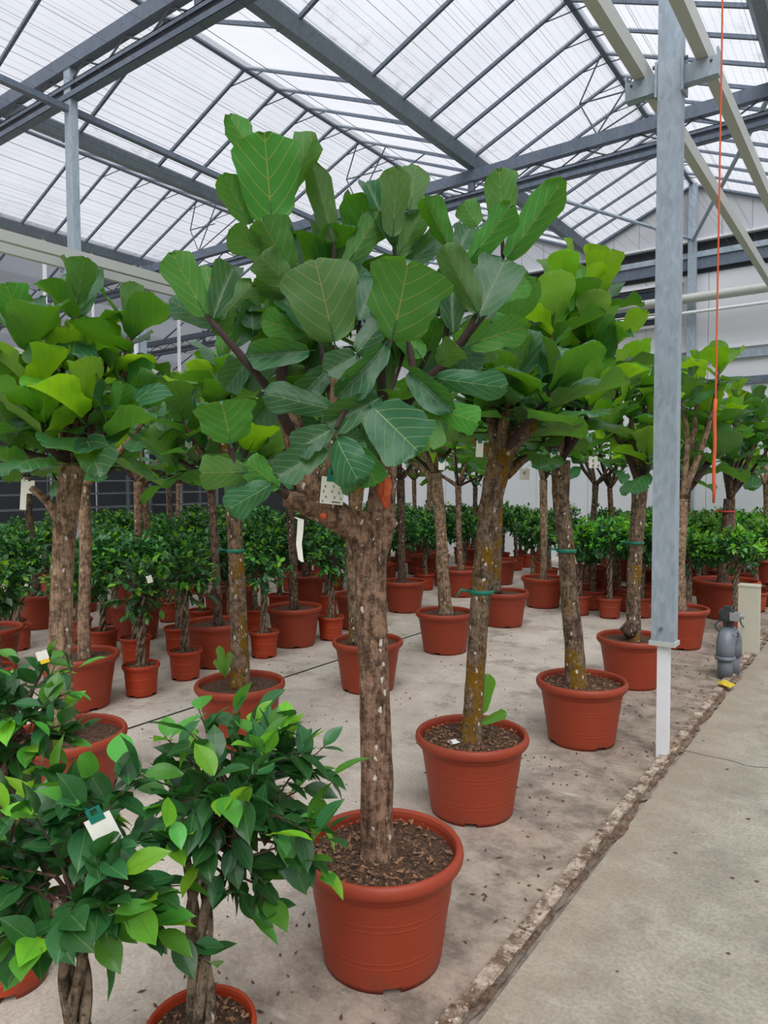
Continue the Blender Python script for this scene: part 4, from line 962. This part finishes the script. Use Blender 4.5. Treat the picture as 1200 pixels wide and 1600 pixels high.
def ptag(name, label, pos, w, h, tilt=0.0, ks=0, hook=True, mat='tag_white', yaw=None):
    q_ = pos-CAM; d_ = q_.dot(FW); uu, vv = 600+FPX*q_.dot(RT)/d_, 800-FPX*q_.dot(UP)/d_
    bt = twig_near(uu, vv, d_); st_ = None
    if bt: pos = at(uu, vv, min(d_, bt[1]-.03) if abs(bt[1]-d_) < .25 else bt[1]-.03); st_ = bt[2]
    t = thing(name, label, 'tag', pos, 'plant tags'); t.rotation_euler = (0, tilt, yaw if yaw is not None else YAW)
    m = MB(); m.box(-w/2, w/2, -.0008, .0008, -h, 0); m.box(-w/2, -w*.12, -.0008, .0008, 0, h*.06); m.box(w*.12, w/2, -.0008, .0008, 0, h*.06); m.add('card', mat, t)
    if hook:
        m = MB(); q = w*.28
        m.box(-q, q, -.002, -.0012, -h*.12, h*.14); m.box(-q, -q*.45, -.002, -.0012, h*.14, h*.34); m.box(q*.45, q, -.002, -.0012, h*.14, h*.34); m.box(-q, q, -.002, -.0012, h*.34, h*.40); m.add('hook', 'tag_teal', t)
    if st_:
        loc = t.rotation_euler.to_matrix().inverted() @ (st_-V(pos)); a_ = V((0, -.0005, h*.3 if hook else -h*.03))
        m = MB(); m.tube([a_, (a_+loc)/2-V((0, 0, .004)), loc], .0013, 4); m.add('string', 'tag_teal', t)
    if ks:
        m = MB(); s = h*.09 if ks > 2 else h*.3
        cells = [(-.3, -.32), (.05, -.30), (.36, -.34), (-.36, -.52), (.0, -.50), (.3, -.54), (-.24, -.74), (.12, -.73), (.40, -.76), (-.38, -.9)] if ks > 2 else [(0, -.35), (0, -.8)][:ks]
        for cx, cz in cells:
            x0, z0 = cx*w-s*.3, cz*h
            m.box(x0, x0+s*.18, -.0016, -.0009, z0-s*.5, z0+s*.5)
            for sg in (-1, 1): m.quad((x0+s*.15, -.0016, z0), (x0+s*.34, -.0016, z0-.0*s), (x0+s*.78, -.0016, z0+sg*s*.5), (x0+s*.55, -.0016, z0+sg*s*.5))
        if ks > 2: m.box(.02*w, .38*w, -.0016, -.0009, -.93*h, -.89*h)
        m.add('print', 'ink', t)
    return t
ptag('plant_tag', 'cream tag printed with small K letters hanging on the tallest fig', at(521, 748, DA-.10), .075, .082, .1, 9)
ptag('plant_tag', 'white tag with teal hook on the leaning lichen-spotted fig', at(750, 690, DB-.12), .034, .072, .05, 0)
D3 = depth((-1.522, 4.194, 1.6))
ptag('plant_tag', 'white tag on the yellow-mossed fig trunk', at(867, 708, D3-.2), .055, .07, -.1, 0)
ptag('plant_tag', 'small card with a bold K above the small pots', at(927, 714, 5.2), .066, .085, 0, 2, False)
ptag('plant_tag', 'square card with a K behind the leaning limb', at(820, 733, 4.3), .06, .065, .05, 1, False)
ptag('plant_tag', 'white tag with teal hook left of the large drooping leaf', at(295, 690, 3.0), .042, .05, .05, 0)
ptag('plant_tag', 'small white tag on the slim straight pale trunk', at(690, 722, 6.3), .055, .07, .03, 0)
ptag('plant_tag', 'white tag on a small fig right of the big post', at(1114, 856, 7.6), .06, .085, .08, 0)
ptag('plant_tag', 'white tag on a shaded fig just right of the big post', at(1088, 862, 8.2), .055, .075, -.05, 0)
ptag('plant_tag', 'white strip tag beside the broad pale trunk at far left', at(38, 752, 3.5), .03, .14, .08, 0, False)
ptag('plant_tag', 'square card behind the strip tag at far left', at(46, 752, 3.55), .05, .06, .0, 0, False)
ptag('plant_tag', 'ragged white tag in the foreground fig crown', at(152, 1278, 1.5), .058, .06, -.45, 0)
ptag('plant_tag', 'white tag hanging in the orange-pot fig at left', at(232, 900, 5.0), .04, .05, -.3, 0, False)
t = ptag('plant_tag', 'white and yellow label in the fig at the left edge', at(64, 1018, 2.15), .036, .026, -.3, 0, False)
m = MB(); m.box(-.012, .016, -.001, .001, -.038, -.026); m.add('yellow_base', 'tag_yellow', t)
# white ribbon on the tallest fig
pr = [(461, 808), (470, 812), (469, 830), (467, 850), (470, 874), (473, 878)]
m = MB(); pp = [at(x, y, DA-.12) for x, y in pr]; ws = [.004, .010, .010, .009, .008, .004]
for i in range(len(pp)-1):
    for s in (1,):
        a, c = pp[i], pp[i+1]; m.quad(a-RT*ws[i], a+RT*ws[i], c+RT*ws[i+1], c-RT*ws[i+1])
o = m.mesh('plant_ribbon', 'tag_white'); tag(put('plant_ribbon', o), 'white ribbon label hanging from the cut stub of the tallest fig', 'label')
# green ties round trunks
def tie(parent, c, rad, label, mat='tie_green', h=.022, tail=True):
    c = c-parent.location; m = MB(); m.lathe([(rad, -h/2), (rad*1.04, -h/2), (rad*1.04, h/2), (rad, h/2)], 20, c=c)
    if tail: m.tube([c-RT*rad-FW*rad*.4, c-RT*rad*1.7-FW*rad*.5+V((0, 0, .012)), c-RT*rad*2.2-FW*rad*.5-V((0, 0, .03))], [.006, .008, .003], 5)
    o = m.add('tie_band', mat, parent, smooth=True); o['label'] = label
figs = {o['label']: o for o in COL.objects if o.name.startswith('fig_tree')}
def fg(s): return next(o for l, o in figs.items() if s in l)
tie(tb, at(752, 924, DB), 19*DB/FPX, 'green plastic tie band')
DK = depth((PK[0], PK[1], .8)); tie(fg('green band'), at(368, 860, DK), 13.5*DK/FPX, 'green plastic tie band')
tie(fg('yellow-mossed'), at(885, 860, depth((-1.522, 4.194, .8))), 14.5*4.34/FPX, 'green plastic tie band')
tie(fg('knotted'), at(993, 848, depth((-1.619, 5.588, .8))), 12.5*5.53/FPX, 'green plastic tie band')
tie(fg('red tie'), at(1136, 799, depth((-1.55, 9.0, .8))), 11*8.3/FPX, 'red plastic tie', 'red_tie', .02)
kt = fg('knotted'); m = MB(); c = at(989, 985, 5.5)-kt.location
m.tube([c+V((0, 0, -.05)), c+V((-.02, 0, 0)), c+V((0, 0, .06))], [.05, .085, .05], 12, True, 0, .3, 4); m.add('burl', 'bark_dark', kt, smooth=True)
kk = fg('green band'); DKs = DK-.1
sprout(kk, [(at(352, 1058, DKs), at(342, 1008, DKs), .05), (at(352, 1056, DKs), at(360, 1018, DKs), .04), (at(352, 1055, DKs), at(335, 1030, DKs), .04)])
# paper scraps, stone, dry leaves
def scrap(name, label, cat, c, s, mat, seed, flat=.35):
    r = random.Random(seed); m = MB(); n = 7; ring = []
    for k in range(n):
        a = 2*math.pi*k/n; q = s*r.uniform(.6, 1.1); ring.append(V((q*math.cos(a), q*math.sin(a), s*flat*r.uniform(0, .9))))
    top = V((0, 0, s*flat*1.3)); bot = V((0, 0, 0))
    for k in range(n): m.quad(ring[k], ring[(k+1) % n], top); m.quad(ring[(k+1) % n], ring[k], bot)
    return tag(m.add(name, mat, None, c), label, cat)
c = at(709, 1137, DB-.06); scrap('paper_scrap', 'crumpled white paper on the soil beside the leaning trunk', 'paper', V((c.x, c.y, .35)), .035, 'paper', 2)
c = onZ(262, 1014, .002); scrap('paper_scrap', 'white paper scrap on the floor near the orange pots', 'paper', c, .03, 'paper', 3, .2)
c = onZ(452, 1250, .0); scrap('stone', 'tan stone on the floor left of the nearest large pot', 'stone', c, .028, 'litter_tan', 5, 1.2)
c = onZ(1133, 1074, .02); t = scrap('fallen_leaf', 'dry yellow leaf at the foot of the grey pipe', 'leaf', c, .075, 'leaf_dry', 6, .6)
# soil crumbs and bits scattered on the floor
m = MB(); r = random.Random(9)
for _ in range(900):
    if r.random() < .5: x, y = r.uniform(-1.9, -1.06), r.uniform(1.2, 8)
    else: x, y = r.uniform(-4.4, -1.1), r.uniform(1.0, 7.5)
    if min(math.hypot(x-a, y-c) for a, c in taken) < .24: continue
    s = r.uniform(.002, .010); a = r.uniform(0, 3.14); e = V((math.cos(a), math.sin(a), 0))*s*r.uniform(1, 2.2); g = V((-math.sin(a), math.cos(a), 0))*s*.6; c = V((x, y, .003))
    m.quad(c-e, c-g, c+e+V((0, 0, s*.4)), c+g); m.quad(c-e, c+g, c+V((0, 0, s*.7))); m.quad(c-g, c-e, c+V((0, 0, s*.7)))
for _ in range(60):
    x, y = r.uniform(-.9, .8), r.uniform(1.8, 7); s = r.uniform(.003, .009); c = V((x, y, .015)); m.quad(c-V((s*1.6, 0, 0)), c-V((0, s, 0)), c+V((s, 0, s*.5)), c+V((0, s, 0)))
o = m.add('floor_litter', 'litter'); o['kind'] = 'stuff'; tag(o, 'scattered soil crumbs and leaf bits on the concrete', 'litter')
# dried roots by the white leg
m = MB(); c0 = onZ(1047, 1168, .02)
for k in range(7):
    a = k*.7-1.2; pts = [c0+V((.0, 0, .0)), c0+V((.05*math.cos(a), .05*math.sin(a)-.02, .025)), c0+V((.10*math.cos(a+.4), .09*math.sin(a+.4)-.04, .002))]
    m.tube(spline(pts, 4), .0018, 4)
tag(m.add('dry_roots', 'litter_tan'), 'wisp of dry roots at the foot of the white post leg', 'roots')
# grey water pipe with valve
pc = onZ(1131, 1062, 0)+V((0, .04, 0)); t = thing('water_pipe', 'grey plastic water pipe elbow with motor valve beside the kerb', 'pipe', pc)
R_ = .070; dv = V((.03, .15, 0))
m = MB(); m.lathe([(.001, 0), (.056, 0), (.056, .2), (.001, .2)], 24); m.add('riser', 'pvc_grey', t, smooth=True)
m = MB(); pts = [V((0, 0, .16))]+[dv*(.5-.5*math.cos(a))+V((0, 0, .25+.10*math.sin(a))) for a in [math.pi*i/12 for i in range(13)]]+[dv+V((0, 0, .16))]
m.tube(pts, [R_]*len(pts), 20); m.add('elbow', 'pvc_grey', t, smooth=True)
m = MB(); m.lathe([(R_-.002, .155), (R_+.006, .155), (R_+.006, .185), (R_-.002, .185)], 24); m.add('socket', 'pvc_grey', t, smooth=True)
m = MB(); m.lathe([(.001, 0), (.055, 0), (.055, .2), (.001, .2)], 20, c=dv); m.add('return_pipe', 'pvc_grey', t, smooth=True)
m = MB(); m.lathe([(.001, .34), (.07, .34), (.07, .37), (.03, .38), (.03, .47), (.045, .475)], 16, c=(.02, .06, 0)); m.add('flange', 'valve_dark', t, smooth=True)
for s in (-1, 1):
    m = MB(); m.tube([V((.02+s*.045, -.0, .36)), V((.02+s*.045, -.016, .357))], .018, 10); m.add('flange_bolt', 'valve_light', t)
m = MB(); m.box(-.045, .06, .0, .1, .46, .55); m.box(-.02, .035, .02, .08, .55, .58); m.tube([(-.045, .05, .51), (-.056, .05, .51)], .036, 12); m.tube([(.0, .0, .51), (.0, -.01, .51)], .036, 12); m.add('valve_motor', 'valve_dark', t)
m = MB(); m.box(.03, .10, -.015, .05, .475, .54); m.tube([(.10, 0.02, .51), (.13, 0.02, .51)], .018, 10); m.add('valve_cap', 'valve_light', t)
m = MB(); m.tube(spline([(-.04, .02, .47), (-.08, .01, .42), (-.05, 0.02, .37)], 5), .005, 6); m.tube(spline([(.1, 0.02, .49), (.1, .1, .43), (-.02, 1.0, .25)], 5), .005, 6); m.add('cable', 'dark_rubber', t)
# beige box post
bc = onZ(1168, 1022, 0)+V((.0, .06, 0)); t = thing('utility_box', 'narrow cream utility box beside the kerb behind the grey pipe', 'box', bc)
m = MB(); m.box(-.085, .085, -.06, .06, 0, .62); m.add('body', 'box_beige', t)
m = MB(); m.box(-.09, .09, -.065, .065, .62, .635); m.add('lid', 'box_beige', t)
m = MB(); m.tube([(-.095, -.02, .22), (-.085, -.02, .22)], .012, 8); m.add('cable_gland', 'dark_rubber', t)
